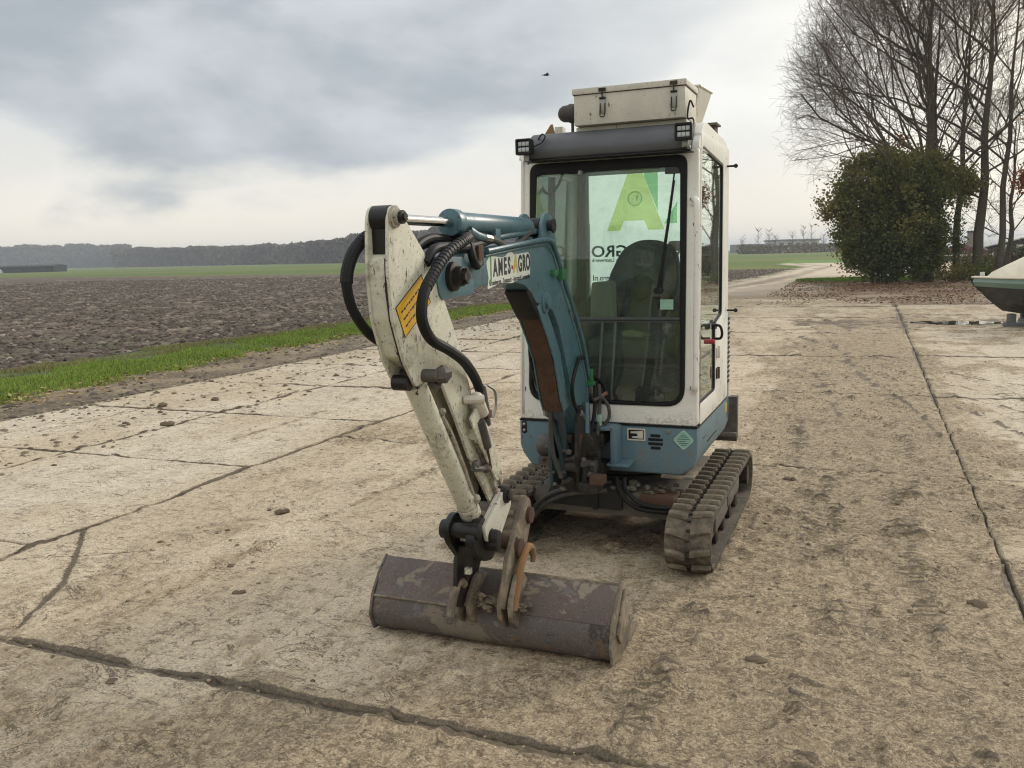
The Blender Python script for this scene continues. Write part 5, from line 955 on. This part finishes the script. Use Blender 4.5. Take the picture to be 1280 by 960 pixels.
def bare_tree(x, y, r, height, seed, label, fan=(0, 0), clear=3., env=None, nl=14, dens=1., tw=.0055, name='bare_tree', lowb=1.15):
    rg = random.Random(seed); root = empty(name, (x, y, 0), 0, label=label, category='tree', group='bare trees in the clump')
    trunk = Tubes(9); limbs = Tubes(5); twigs = Tubes(3)
    def inside(p, k=1.): return env is None or env(x + (p[0]) , p[1] + y, p[2], k)
    def branch(p, d, L, r_, lev):
        n = (7, 6, 4, 3, 3)[min(lev, 4)]; lim = rg.uniform(.72, 1.15); pts = [p.copy()]; rr = [r_]; dd = d.copy()
        for i in range(n):
            dd = dd + np.array([rg.gauss(0, .12 + .05 * lev), rg.gauss(0, .12 + .05 * lev), rg.gauss(0, .07 + .05 * lev) + (.10 if lev < 3 else .05)]); dd /= np.linalg.norm(dd)
            q = pts[-1] + dd * L / n
            if lev > 0 and not inside(q, lim): break
            pts.append(q); rr.append(max(tw * .75, r_ * (1 - .75 * (i + 1) / n)))
        if len(pts) < 2: return
        (limbs if lev <= 1 else twigs).add(pts, rr)
        if lev >= 4: return
        k = (0, int(10 * dens), int(7 * dens + .5), int(5 * dens), 0)[lev]
        for _ in range(k):
            t_ = rg.uniform(.18, 1.) ** .8 * (len(pts) - 1); i = min(int(t_), len(pts) - 2); f = t_ - i; q = pts[i] * (1 - f) + pts[i + 1] * f
            ax = pts[i + 1] - pts[i]; ax /= np.linalg.norm(ax); s = np.cross(ax, [rg.gauss(0, 1), rg.gauss(0, 1), rg.gauss(0, 1)]); s /= np.linalg.norm(s) + 1e-9
            an = rg.uniform(.35, .85); nd = ax * math.cos(an) + s * math.sin(an)
            branch(q, nd, L * rg.uniform(.38, .62), max(tw, rr[i] * .48), lev + 1)
    tp = []; tr = []; lean_ = np.array([fan[0] * .03, 0, 0])
    N = 12
    for i in range(N + 1):
        z = height * .8 * i / N; tp.append(np.array([lean_[0] * z + .05 * math.sin(i * 1.3 + seed), .05 * math.cos(i * 1.7 + seed), z - .1])); tr.append(r * (1.25 if i == 0 else 1) * (1 - .86 * (i / N) ** 1.1))
    trunk.add(tp, tr)
    for k in range(nl):
        z = clear + (height * .8 - clear) * (k / nl) ** lowb; i = z / (height * .8) * N; a = min(int(i), N - 1); f = i - a; p = tp[a] * (1 - f) + tp[a + 1] * f
        az_ = rg.uniform(0, 6.283); ex = math.cos(az_); ey = math.sin(az_)
        if rg.random() < fan[1]: ex = -abs(ex) - .3
        elv = R(rg.uniform(14, 55)) + .35 * (z / height); d = np.array([ex * math.cos(elv), ey * math.cos(elv) * .8, math.sin(elv)]); d /= np.linalg.norm(d)
        branch(p, d, (height - z) * rg.uniform(.5, .75) + 1.2, r * rg.uniform(.20, .34) * (1.1 - .5 * z / height), 1 if z > 0 else 1)
    Vt, Ft = trunk.arrays(); npmesh('trunk', Vt, Ft, 'bark', root)
    Vl, Fl = limbs.arrays(); npmesh('limbs', Vl, Fl, 'bark', root)
    Vw, Fw = twigs.arrays(); npmesh('twigs', Vw, Fw, 'twig', root)
    return root
def env1(x, y, z, k=1.):
    dx = (x - 19.8) / (7.6 if x < 19.8 else 6.5); dz = (z - 6.2) / (11.5 if z > 6.2 else 3.6); return dx * dx + dz * dz + ((y - 39) / 7) ** 2 * .5 < k
bare_tree(18.7, 39.2, .27, 15.5, 5, 'broad bare tree with wide low limbs, its ivy covered trunk leftmost in the clump', (-1, .66), 3.2, env1, 30, 1.0, lowb=1.7)
bare_tree(19.3, 40.4, .17, 15, 6, 'slender bare tree just right of the leftmost trunk in the clump', (0, .3), 4, env1, 10, .9)
bare_tree(19.75, 38.9, .16, 14.5, 8, 'slender leaning bare tree, third trunk from the left in the clump', (.6, .2), 4, env1, 10, .9)
bare_tree(20.5, 38.4, .23, 16, 9, 'thick straight bare trunk in the clump, fourth from the left', (.3, .1), 3.6, env1, 13, .95)
bare_tree(20.95, 37.6, .15, 15, 12, 'rightmost slim bare trunk of the clump, forked high up', (.7, .05), 4.5, env1, 10, .9)
bare_tree(23.6, 41.5, .14, 9, 22, 'small bare tree with drooping fine twigs behind the boat', (0, .3), 1.8, lambda x, y, z, k=1.: ((x - 23.6) / 3) ** 2 + ((z - 4.6) / 4.2) ** 2 < k, 12, .9, .006)
# leafy bush and its neighbours
def cloud_leaves(specs, size, n, root, name='crown', shell_=.55, mat_='leafm'):
    Pp = []; Cc = []
    tot = sum(s[6] for s in specs)
    for cx, cy, cz, rx, ry, rz, wgt, c0, c1 in specs:
        k = int(n * wgt / tot); ncl = max(6, k // 75); d = rs.randn(ncl, 3); d /= np.linalg.norm(d, axis=1)[:, None]; rad = (rs.rand(ncl) ** .5) * (1 - shell_ * .2)
        cc = d * rad[:, None] * np.array([rx, ry, rz]); ci = rs.randint(0, ncl, k); cs = .10 + .20 * rs.rand(ncl)
        q = cc[ci] + rs.randn(k, 3) * cs[ci][:, None]; mixv = np.clip(rs.rand(ncl)[ci] * .85 + .15 * rs.rand(k) + .0, 0, 1)[:, None]
        Pp.append(q + [cx, cy, cz]); Cc.append((np.array(c0) * (1 - mixv) + np.array(c1) * mixv) * (.75 + .5 * rs.rand(k, 1)))
    Pp = np.concatenate(Pp); Cc = np.concatenate(Cc); k_ = Pp[:, 2] > .03; Pp, Cc = Pp[k_], Cc[k_]
    return leaves(name, Pp, size * (.6 + .8 * rs.rand(len(Pp))), Cc, mat_, parent=root)
def stems(root, x, y, n, h, spread, r_, seed):
    rg = random.Random(seed); tb = Tubes(5)
    for i in range(n):
        a = rg.uniform(0, 6.28); b = rg.uniform(0, spread); p = [np.array([x + rg.uniform(-.4, .4), y + rg.uniform(-.3, .3), -.05])]; rr = [r_]
        for k in range(5): p.append(p[0] + np.array([math.cos(a) * b * (k + 1) / 5, math.sin(a) * b * .6 * (k + 1) / 5, h * rg.uniform(.85, 1.1) * (k + 1) / 5])); rr.append(r_ * (1 - .15 * (k + 1)))
        tb.add(p, rr)
    V, F = tb.arrays(); npmesh('stems', V, F, 'bark', root)
G0, G1 = (.060, .088, .024), (.125, .15, .045); O0, O1 = (.155, .165, .046), (.25, .215, .065); YB = (.25, .175, .06)
rg0 = random.Random(21)
r1 = empty('evergreen_bush', (0, 0, 0), 0, label='tall dense dark green bush with yellowing top at the foot of the bare trees', category='bush')
LB = []
for i in range(26):
    a_ = rg0.uniform(0, 6.283); e_ = rg0.uniform(-.5, 1.3); LB.append((16.5 + 2.15 * math.cos(a_) * math.cos(e_), 38.2 - abs(1.2 * math.sin(a_)) * math.cos(e_), 2.9 + 2.5 * math.sin(e_), rg0.uniform(.3, .6), .35, rg0.uniform(.25, .5), .10, (G0, O0, G1)[i % 3], (O0, O1, O0)[i % 3]))
cloud_leaves(LB + [(16.4, 38.3, 1.7, 1.35, 1.3, 1.7, 4.2, G0, G1), (16.0, 38.3, 3.1, 1.2, 1.2, 1.3, 1.5, G0, O0), (17.3, 38.4, 3.4, 1.3, 1.3, 1.6, 2.4, G0, O0), (16.6, 38.4, 4.7, 1.5, 1.2, .85, 1.5, O0, O1), (18.0, 38.6, 4.8, 1.3, 1.0, .9, 1.2, O0, O1),
              (15.0, 38.3, 4.1, .85, .8, .7, .55, O0, O1), (14.2, 38.3, 3.4, .95, .7, .65, .30, O0, YB), (14.6, 38.3, 2.5, .75, .6, .6, .26, O0, YB), (14.9, 38.3, 4.9, .6, .5, .4, .16, O0, O1), (13.7, 38.3, 2.9, .35, .3, .25, .05, O0, YB), (14.9, 38.2, 1.5, .5, .5, .8, .2, O0, O1), (15.3, 38.2, 1.2, .75, .8, 1.0, .7, G0, O0), (15.6, 38.3, 5.2, .6, .5, .35, .18, O0, O1),
              (18.9, 38.2, 4.2, .95, .8, 1.25, .8, G1, O1), (19.8, 38.3, 4.1, .75, .6, .9, .40, O0, O1), (18.35, 37.9, 2.2, .42, .5, 1.9, .7, G0, O0), (17.6, 37.8, .9, .9, .7, .8, .8, G0, G1)], .068, 76000, r1)
stems(r1, 16.4, 38.6, 14, 4.2, 1.5, .05, 3)
r2 = empty('ivy', (0, 0, 0), 0, label='ivy and low growth climbing the trunks right of the big bush', category='ivy')
cloud_leaves([(18.75, 39.0, 1.2, .32, .32, 1.3, 1.0, G0, O0), (19.3, 40.2, 2.0, .26, .26, 1.8, .45, O0, O1), (19.75, 38.8, 1.8, .25, .25, 1.5, .35, G0, O0), (20.3, 37.6, .25, 1.6, .6, .3, .9, G0, O0), (19.0, 37.6, .25, 1.0, .5, .35, .7, O0, YB)], .05, 9000, r2)
r3 = empty('shrub', (0, 0, 0), 0, label='low olive brown shrub behind the bow of the boat', category='shrub')
cloud_leaves([(27.5, 46, .75, 2.2, 1., .65, 2., (.05, .045, .02), (.11, .09, .035)), (24.8, 46, .5, 1.5, .8, .5, 1., (.08, .075, .03), (.15, .12, .05))], .06, 12000, r3); stems(r3, 26.4, 46, 14, 1.0, 2.2, .02, 9)
r4 = empty('autumn_tree', (21.95, 36.2, 0), 0, label='tree with rust red leaves reaching in at the right edge', category='tree')
Vt = Tubes(8); Vt.add([np.array([1.5, 0, -.1]), np.array([1.4, 0, 3.]), np.array([1.0, 0, 6.]), np.array([.4, 0, 8.5])], [.2, .17, .12, .05]); Vt.add([np.array([1.3, 0, 4.]), np.array([.3, 0, 5.2]), np.array([-1.2, 0, 5.6])], [.06, .04, .015]); Vt.add([np.array([1.2, 0, 5.]), np.array([.2, 0, 6.2]), np.array([-1.4, 0, 6.8])], [.06, .04, .015]); V_, F_ = Vt.arrays(); npmesh('trunk', V_, F_, 'bark', r4)
RL0, RL1 = (.20, .062, .022), (.36, .13, .035)
cr_ = cloud_leaves([(.3, 0, 6.6, 1.9, 1.2, .75, 2., RL0, RL1), (-.5, 0, 4.1, .9, .8, .30, .7, RL0, RL1), (1.6, 0, 5.4, 1.8, 1.2, 1.5, 1.6, RL0, RL1), (.8, 0, 8.2, 1.6, 1.2, .7, 1., RL0, RL1)], .075, 9500, r4)
r5 = empty('autumn_sapling', (0, 0, 0), 0, label='thin sapling with orange leaves among the bare trunks', category='sapling')
cloud_leaves([(17.6, 40.5, 6.2, .9, .5, .5, .6, RL0, RL1), (19.9, 41, 1.6, .4, .3, .5, .4, RL0, RL1)], .06, 650, r5); stems(r5, 17.6, 40.5, 3, 6.2, .4, .03, 5)

# ------------------------------------------------------------------ FAR BACKGROUND
def band(path, n, name, c0, c1, size, depth=30, base=-.1, **k):
    """a wood: many leaf-less crowns as clumps of faces filling a band"""
    path = np.array(path, float); seg = np.hypot(*np.diff(path[:, :2], axis=0).T); cs = np.concatenate([[0], np.cumsum(seg)]); s = rs.rand(n) * cs[-1]
    x = np.interp(s, cs, path[:, 0]); y = np.interp(s, cs, path[:, 1]); H = np.interp(s, cs, path[:, 2])
    H = H * (.70 + .26 * fbm(s * .045, s * 0 + 2, 4) + .22 * fbm(s * .22, s * 0, 3) ** 1.5); z = H * (1 - rs.rand(n) ** 1.35); y = y + depth * rs.rand(n)
    cm = fbm(s * .03 + 4, z * .06, 4)[:, None]; cm = ss(cm, .3, .7); c = (np.array(c0) * (1 - cm) + np.array(c1) * cm) * (.6 + .8 * rs.rand(n, 1))
    return leaves(name, np.stack([x, y, z + base], 1), size * (.5 + rs.rand(n)), c, 'farleaf', aspect=.8, kind='stuff', **k)
attr_mat('farleaf', var=.1, scale=.2, rough=1., spec=0)
band([(-720, 900, 26), (-516, 900, 26), (-419, 900, 24), (-380, 860, 21), (-323, 720, 16), (-215, 600, 12.5), (-127, 500, 11), (-100, 460, 12), (-66, 400, 13.0), (-20, 380, 14), (40, 390, 13), (80, 420, 9)], 110000, 'distant_wood', (.075, .055, .040), (.12, .10, .062), 1.5, 30, label='long low grey brown wood on the horizon at left', category='wood')
band([(80, 300, 3.4), (95, 300, 2.8), (180, 300, 3.4), (330, 290, 4)], 16000, 'scrub_belt', (.12, .115, .045), (.17, .135, .075), .42, 10, label='low scrub along the far field on the right', category='scrub')
rg = random.Random(4)
ORD = 'first second third fourth fifth sixth seventh eighth ninth tenth eleventh twelfth thirteenth'.split()
for i in range(13):
    xx = 80 + i * 3.9 + rg.uniform(-1, 1); H = rg.uniform(5, 11); tb = Tubes(3)
    root = empty('young_tree', (xx, 300, 0), 0, category='tree', group='thin young trees along the far scrub', label=ORD[i] + ' from the left of the thin bare young trees in the far scrub')
    tb.add([np.array([0, 0, 0.]), np.array([.1, 0, H * .5]), np.array([0, 0, H])], [.12, .09, .04])
    for k in range(26):
        z = H * rg.uniform(.25, .95); sgn = rg.choice((-1, 1)); L = rg.uniform(.5, 1.4); tb.add([np.array([0, 0, z]), np.array([sgn * L, rg.uniform(-1, 1), z + L * 1.2])], [.06, .03])
    V_, F_ = tb.arrays(); npmesh('trunk', V_, F_, 'twig', root)
flat('barnwall', (.016, .018, .020), .9); flat('housewall', (.030, .027, .030), .85); flat('barnroof', (.14, .145, .15), .7); flat('polytunnel', (.45, .46, .42), .6); flat('whitewall', (.5, .5, .46), .8)
bn = empty('long_barn', (-165, 320, 0), 0, label='long low black barn far away at the left edge', category='barn')
def far_box(nm, c, m, parent, bv=.05): return build(nm, c, m, parent, bv)
bn.scale = (.5, .5, .5)
far_box('wall', MB().box(-60, -1, 0, 20, -.5, 4.0), 'barnwall', bn); far_box('roof', MB().prism([(-1.5, 4.0), (21.5, 4.0), (10, 5.2)], -61, 0, 'x'), 'barnwall', bn)
for i in range(6): far_box('door', MB().box(-56 + i * 9, -52 + i * 9, -.3, 0, 0, 3.3), 'housewall', bn)
pt_ = empty('greenhouse', (-186, 318, 0), 0, label='pale greenhouse hood beside the black barn', category='greenhouse')
pt_.scale = (.42, .42, .42)
far_box('hood', MB().prism([(-8 + 0, -.3)] + [(-8 * math.cos(k * math.pi / 10), 4.6 * math.sin(k * math.pi / 10)) for k in range(1, 10)] + [(8, -.3)], -14, 0, 'y'), 'polytunnel', pt_)
far_box('door_frame', MB().box(-2, 2, -14.3, -14, -.2, 2.6), 'barnroof', pt_)
sh = empty('factory_hall', (120, 420, 0), 0, label='low pale factory hall beyond the scrub on the right', category='hall')
far_box('wall', MB().box(8, 28, 0, 20, -.5, 5.0), 'whitewall', sh); far_box('roof', MB().box(7.5, 28.5, -1, 21, 5.0, 5.7), 'barnroof', sh); far_box('annex', MB().box(-10, 7.8, 2, 18, -.5, 3.9), 'barnroof', sh)
for i in range(5): far_box('window', MB().box(9 + i * 4, 11 + i * 4, -.2, 0, 2, 4), 'barnwall', sh)
post = empty('utility_pole', (115, 295, 0), 0, label='thin utility pole beside the far scrub', category='pole'); build('mast', MB().cyl((0, 0, -.2), (0, 0, 9), .14, 6), 'twig', post); build('crossarm', MB().box(-.6, .6, -.06, .06, 8.2, 8.35), 'twig', post)

# house behind the trees
flat('housewall', (.030, .027, .030), .85); flat('roofmetal', (.42, .42, .42), .5, .2); flat('brickish', (.20, .16, .14), .9); flat('greendoor', (.015, .22, .15), .6); flat('maroon', (.065, .008, .018), .9); flat('paleframe', (.55, .55, .5), .6)
m, t, b = base_mat('pane'); b.inputs['Base Color'].default_value = (.25, .33, .36, 1); b.inputs['Roughness'].default_value = .08; b.inputs['Metallic'].default_value = .8
hs = empty('dark_shed', (44, 75, 0), 0, label='low dark shed with pale metal roof and green door behind the boat', category='shed')
build('wall', MB().prism([(-3.4, -.2), (4.2, -.2), (4.2, 1.25), (.3, 2.0), (-3.4, 1.25)], 0, 9, 'y'), 'housewall', hs, .02)
build('roof', MB().prism([(-3.9, 1.18), (.3, 2.06), (4.7, 1.2), (4.7, 1.30), (.3, 2.16), (-3.9, 1.28)], -.5, 9.4, 'y'), 'roofmetal', hs, .01)
wn = build('window', MB().ring([(-2.35, .72), (-1.25, .72), (-1.25, 1.42), (-2.35, 1.42)], [(-2.28, .79), (-1.32, .79), (-1.32, 1.35), (-2.28, 1.35)], -.06, .02, 'y'), 'paleframe', hs); build('pane', MB().box(-2.28, -1.32, -.02, .0, .79, 1.35), 'pane', wn)
dr = build('door', MB().box(-.75, .05, -.06, .02, 0, 1.12), 'greendoor', hs, .01); build('door_window', MB().box(-.6, -.25, -.075, -.055, .7, 1.0), 'pane', dr)
build('fascia', MB().box(-.78, .3, -.08, .02, 1.14, 1.40), 'paleframe', hs, .01)
ch = build('chimney', MB().box(-3.55, -2.75, 2.0, 2.8, .9, 2.55), 'brickish', hs, .02); build('chimney_cap', MB().box(-3.60, -2.70, 1.95, 2.85, 2.55, 2.68), 'housewall', ch, .02)
ps = empty('parasol', (31.6, 61, 0), 0, label='maroon parasol between the trunks left of the shed', category='parasol')
build('canopy', MB().lathe((0, 0, 1.10), [(0, 1.45), (.12, 1.35), (.38, .45), (.46, .03)], 'z', 12), 'maroon', ps); build('mast', MB().cyl((0, 0, -.1), (0, 0, 1.5), .035, 8), 'paleframe', ps)
fc = empty('wire_fence', (28, 58, 0), 0, label='pale post and rail fence seen between the trunks', category='fence')
for i in range(7): build('post', MB().box(i * 1.3 - .04, i * 1.3 + .04, -.04, .04, -.1, .95), 'paleframe', fc)
for z in (.45, .85): build('rail', MB().box(0, 7.8, -.02, .02, z - .03, z + .03), 'paleframe', fc)
# neighbour roof piece to the left of the shed
# ------------------------------------------------------------------ BOAT
paint('hulldark', (.030, .030, .028), .55, dirt=(.12, .11, .09), amt=.55, sc1=1.6, sc2=9); paint('hullgreen', (.16, .235, .20), .5, dirt=(.05, .06, .05), amt=.2, sc1=2); paint('tarp', (.64, .58, .45), .75, dirt=(.42, .36, .27), amt=.25, sc1=2, bump=.3)
BT = empty('boat', (8.95, 16.9, 0), R(-9), label='boat on a stand with dark hull, green band and cream tarpaulin, at right edge', category='boat')
# stations along x: bow at 0 to stern 5.2 ; half beam, gunwale z, band z, keel z
ST = [(0.0, .03, .95, .78, .74), (.12, .16, .945, .775, .50), (.35, .34, .935, .755, .30), (.8, .60, .92, .72, .22), (1.5, .82, .905, .69, .19), (2.6, .95, .90, .68, .18), (4., .95, .90, .68, .19), (5.2, .85, .92, .70, .22)]
def rowsurf(fa, fb, nm, m, n=1, thick=.03):
    mb = MB()
    for sgn in (-1, 1):
        A = [(x_, sgn * fa(s_)[0], fa(s_)[1]) for s_ in ST for x_ in [s_[0]]]; Bq = [(s_[0] + (.10 if nm == 'hull' and s_[0] < .01 else 0), sgn * fb(s_)[0], fb(s_)[1]) for s_ in ST]
        v = A + Bq; k = len(ST); mb.add(v, [(i, i + 1, k + i + 1, k + i) for i in range(k - 1)])
    return mb
hull = MB()
for sgn in (-1, 1):
    rows = []
    for x_, hb, gz, bz, kz in ST:
        rows.append([(x_ + .02, sgn * hb * .94, bz), (x_ + .08, sgn * hb * .86, bz - (bz - kz) * .45), (x_ + .16, sgn * hb * .52, bz - (bz - kz) * .85), (x_ + .20, 0, kz)])
    v = [p for r_ in rows for p in r_]; hull.add(v, [(i * 4 + j, (i + 1) * 4 + j, (i + 1) * 4 + j + 1, i * 4 + j + 1) for i in range(len(ST) - 1) for j in range(3)])
hull.add([(5.22, -.8, .70), (5.22, .8, .70), (5.36, .73, .5), (5.36, .44, .3), (5.4, 0, .22), (5.36, -.44, .3), (5.36, -.73, .5)], [tuple(range(7))])
build('hull', hull, 'hulldark', BT)
bd_ = MB()
for sgn in (-1, 1):
    v = []
    for x_, hb, gz, bz, kz in ST: v += [(x_, sgn * hb, gz), (x_ - .03, sgn * (hb + .015), (gz + bz) / 2), (x_ + .02, sgn * hb * .94, bz)]
    bd_.add(v, [(i * 3 + j, (i + 1) * 3 + j, (i + 1) * 3 + j + 1, i * 3 + j + 1) for i in range(len(ST) - 1) for j in range(2)])
build('gunwale_band', bd_, 'hullgreen', BT)
build('rub_rail', MB().tube([(s_[0] - .01, -s_[1] - .015, s_[2] + .005) for s_ in reversed(ST)] + [(s_[0] - .01, s_[1] + .015, s_[2] + .005) for s_ in ST], .018, 8), 'tarp', BT)
dk = MB(); v = []
for x_, hb, gz, bz, kz in ST: v += [(x_, -hb, gz), (x_, 0, gz + .03), (x_, hb, gz)]
dk.add(v, [(i * 3 + j, (i + 1) * 3 + j, (i + 1) * 3 + j + 1, i * 3 + j + 1) for i in range(len(ST) - 1) for j in range(2)]); build('deck', dk, 'tarp', BT)
tp_ = MB(); v = []
for x_, hb, zt in ((.26, .18, .96), (.30, .22, 1.06), (.6, .42, 1.20), (.95, .60, 1.36), (1.2, .66, 1.52), (2.0, .80, 1.75), (3.5, .80, 1.78), (5., .7, 1.6), (5.1, .7, .93)):
    v += [(x_, -hb - .03, .93), (x_ + .05, -hb * .75, .93 + (zt - .93) * .55), (x_ + .04, -hb * .3, zt - .02), (x_ + .04, hb * .3, zt - .02), (x_ + .05, hb * .75, .93 + (zt - .93) * .55), (x_, hb + .03, .93)]
tp_.add(v, [(i * 6 + j, (i + 1) * 6 + j, (i + 1) * 6 + j + 1, i * 6 + j + 1) for i in range(8) for j in range(5)]); tp_.add([v[i] for i in range(6)], [(0, 1, 2, 3, 4, 5)])
build('tarpaulin', tp_, 'tarp', BT, angle=60)
for x_ in (1.35, 2.9): build('strap', MB().tube([(x_, -.84, .90), (x_ + .01, -.62, 1.46 + (x_ > 2) * .25), (x_ + .02, -.25, 1.60 + (x_ > 2) * .2), (x_ + .02, .25, 1.60 + (x_ > 2) * .2), (x_ + .01, .62, 1.46 + (x_ > 2) * .25), (x_, .84, .90)], .014, 6), 'hulldark', BT)
build('bow_cleat', MB().box(.12, .19, -.03, .03, .95, 1.05), 'paleframe', BT, .004)
flat('trailersteel', (.14, .15, .15), .6, .4)
TS = empty('boat_stand', (8.95, 16.9, 0), R(-9), label='grey steel keel stand under the dark boat', category='stand')
build('upright', MB().box(.66, .78, -.08, .08, .0, .24), 'trailersteel', TS, .01); build('base_beam', MB().box(.60, 4.8, -.10, .10, -.01, .07), 'trailersteel', TS, .01)
for x_ in (1.2, 3.6): build('cradle_arm', MB().box(x_ - .05, x_ + .05, -.8, .8, .0, .09).box(x_ - .04, x_ + .04, -.75, -.67, .05, .46).box(x_ - .04, x_ + .04, .67, .75, .05, .46), 'trailersteel', TS, .008)
# bird
bd2 = empty('bird', (1.4, 30, 7.45), R(20), label='small dark bird flying in the sky above the cab', category='bird')
build('body', MB().tube([(-.10, 0, 0), (-.05, 0, .0), (.03, 0, .01), (.09, 0, .02), (.12, 0, .02)], [.008, .022, .028, .018, .004], 8).prism([(-.17, -.03), (-.17, .03), (-.08, .008), (-.08, -.008)], -.003, .003, 'z'), 'black', bd2)
for s_ in (-1, 1): build('wing', MB().add([(.05, s_ * .015, .02), (-.03, s_ * .015, .015), (-.04, s_ * .10, .06), (.03, s_ * .11, .065), (-.06, s_ * .20, .03), (.05, s_ * .015, .012), (-.03, s_ * .015, .008), (-.04, s_ * .10, .052), (.03, s_ * .11, .057), (-.06, s_ * .20, .024)], [(0, 1, 2, 3), (3, 2, 4), (5, 8, 7, 6), (8, 9, 7), (0, 3, 8, 5), (3, 4, 9, 8), (4, 2, 7, 9), (2, 1, 6, 7), (1, 0, 5, 6)]), 'black', bd2)

# ------------------------------------------------------------------ haze
HAZE = True
if HAZE:
    m = bpy.data.materials.new('hazevol'); m.use_nodes = True; t = NT(m.node_tree); t.n.clear(); o = t.new('ShaderNodeOutputMaterial'); pvn = t.new('ShaderNodeVolumePrincipled'); pvn.inputs['Color'].default_value = (.82, .88, .95, 1); pvn.inputs['Density'].default_value = .00058; pvn.inputs['Anisotropy'].default_value = .2
    t.l.new(pvn.outputs[0], o.inputs['Volume']); MATS['hazevol'] = m
    build('haze', MB().box(-3600, 3600, -250, 4600, -1.6, 30), 'hazevol', kind='stuff')
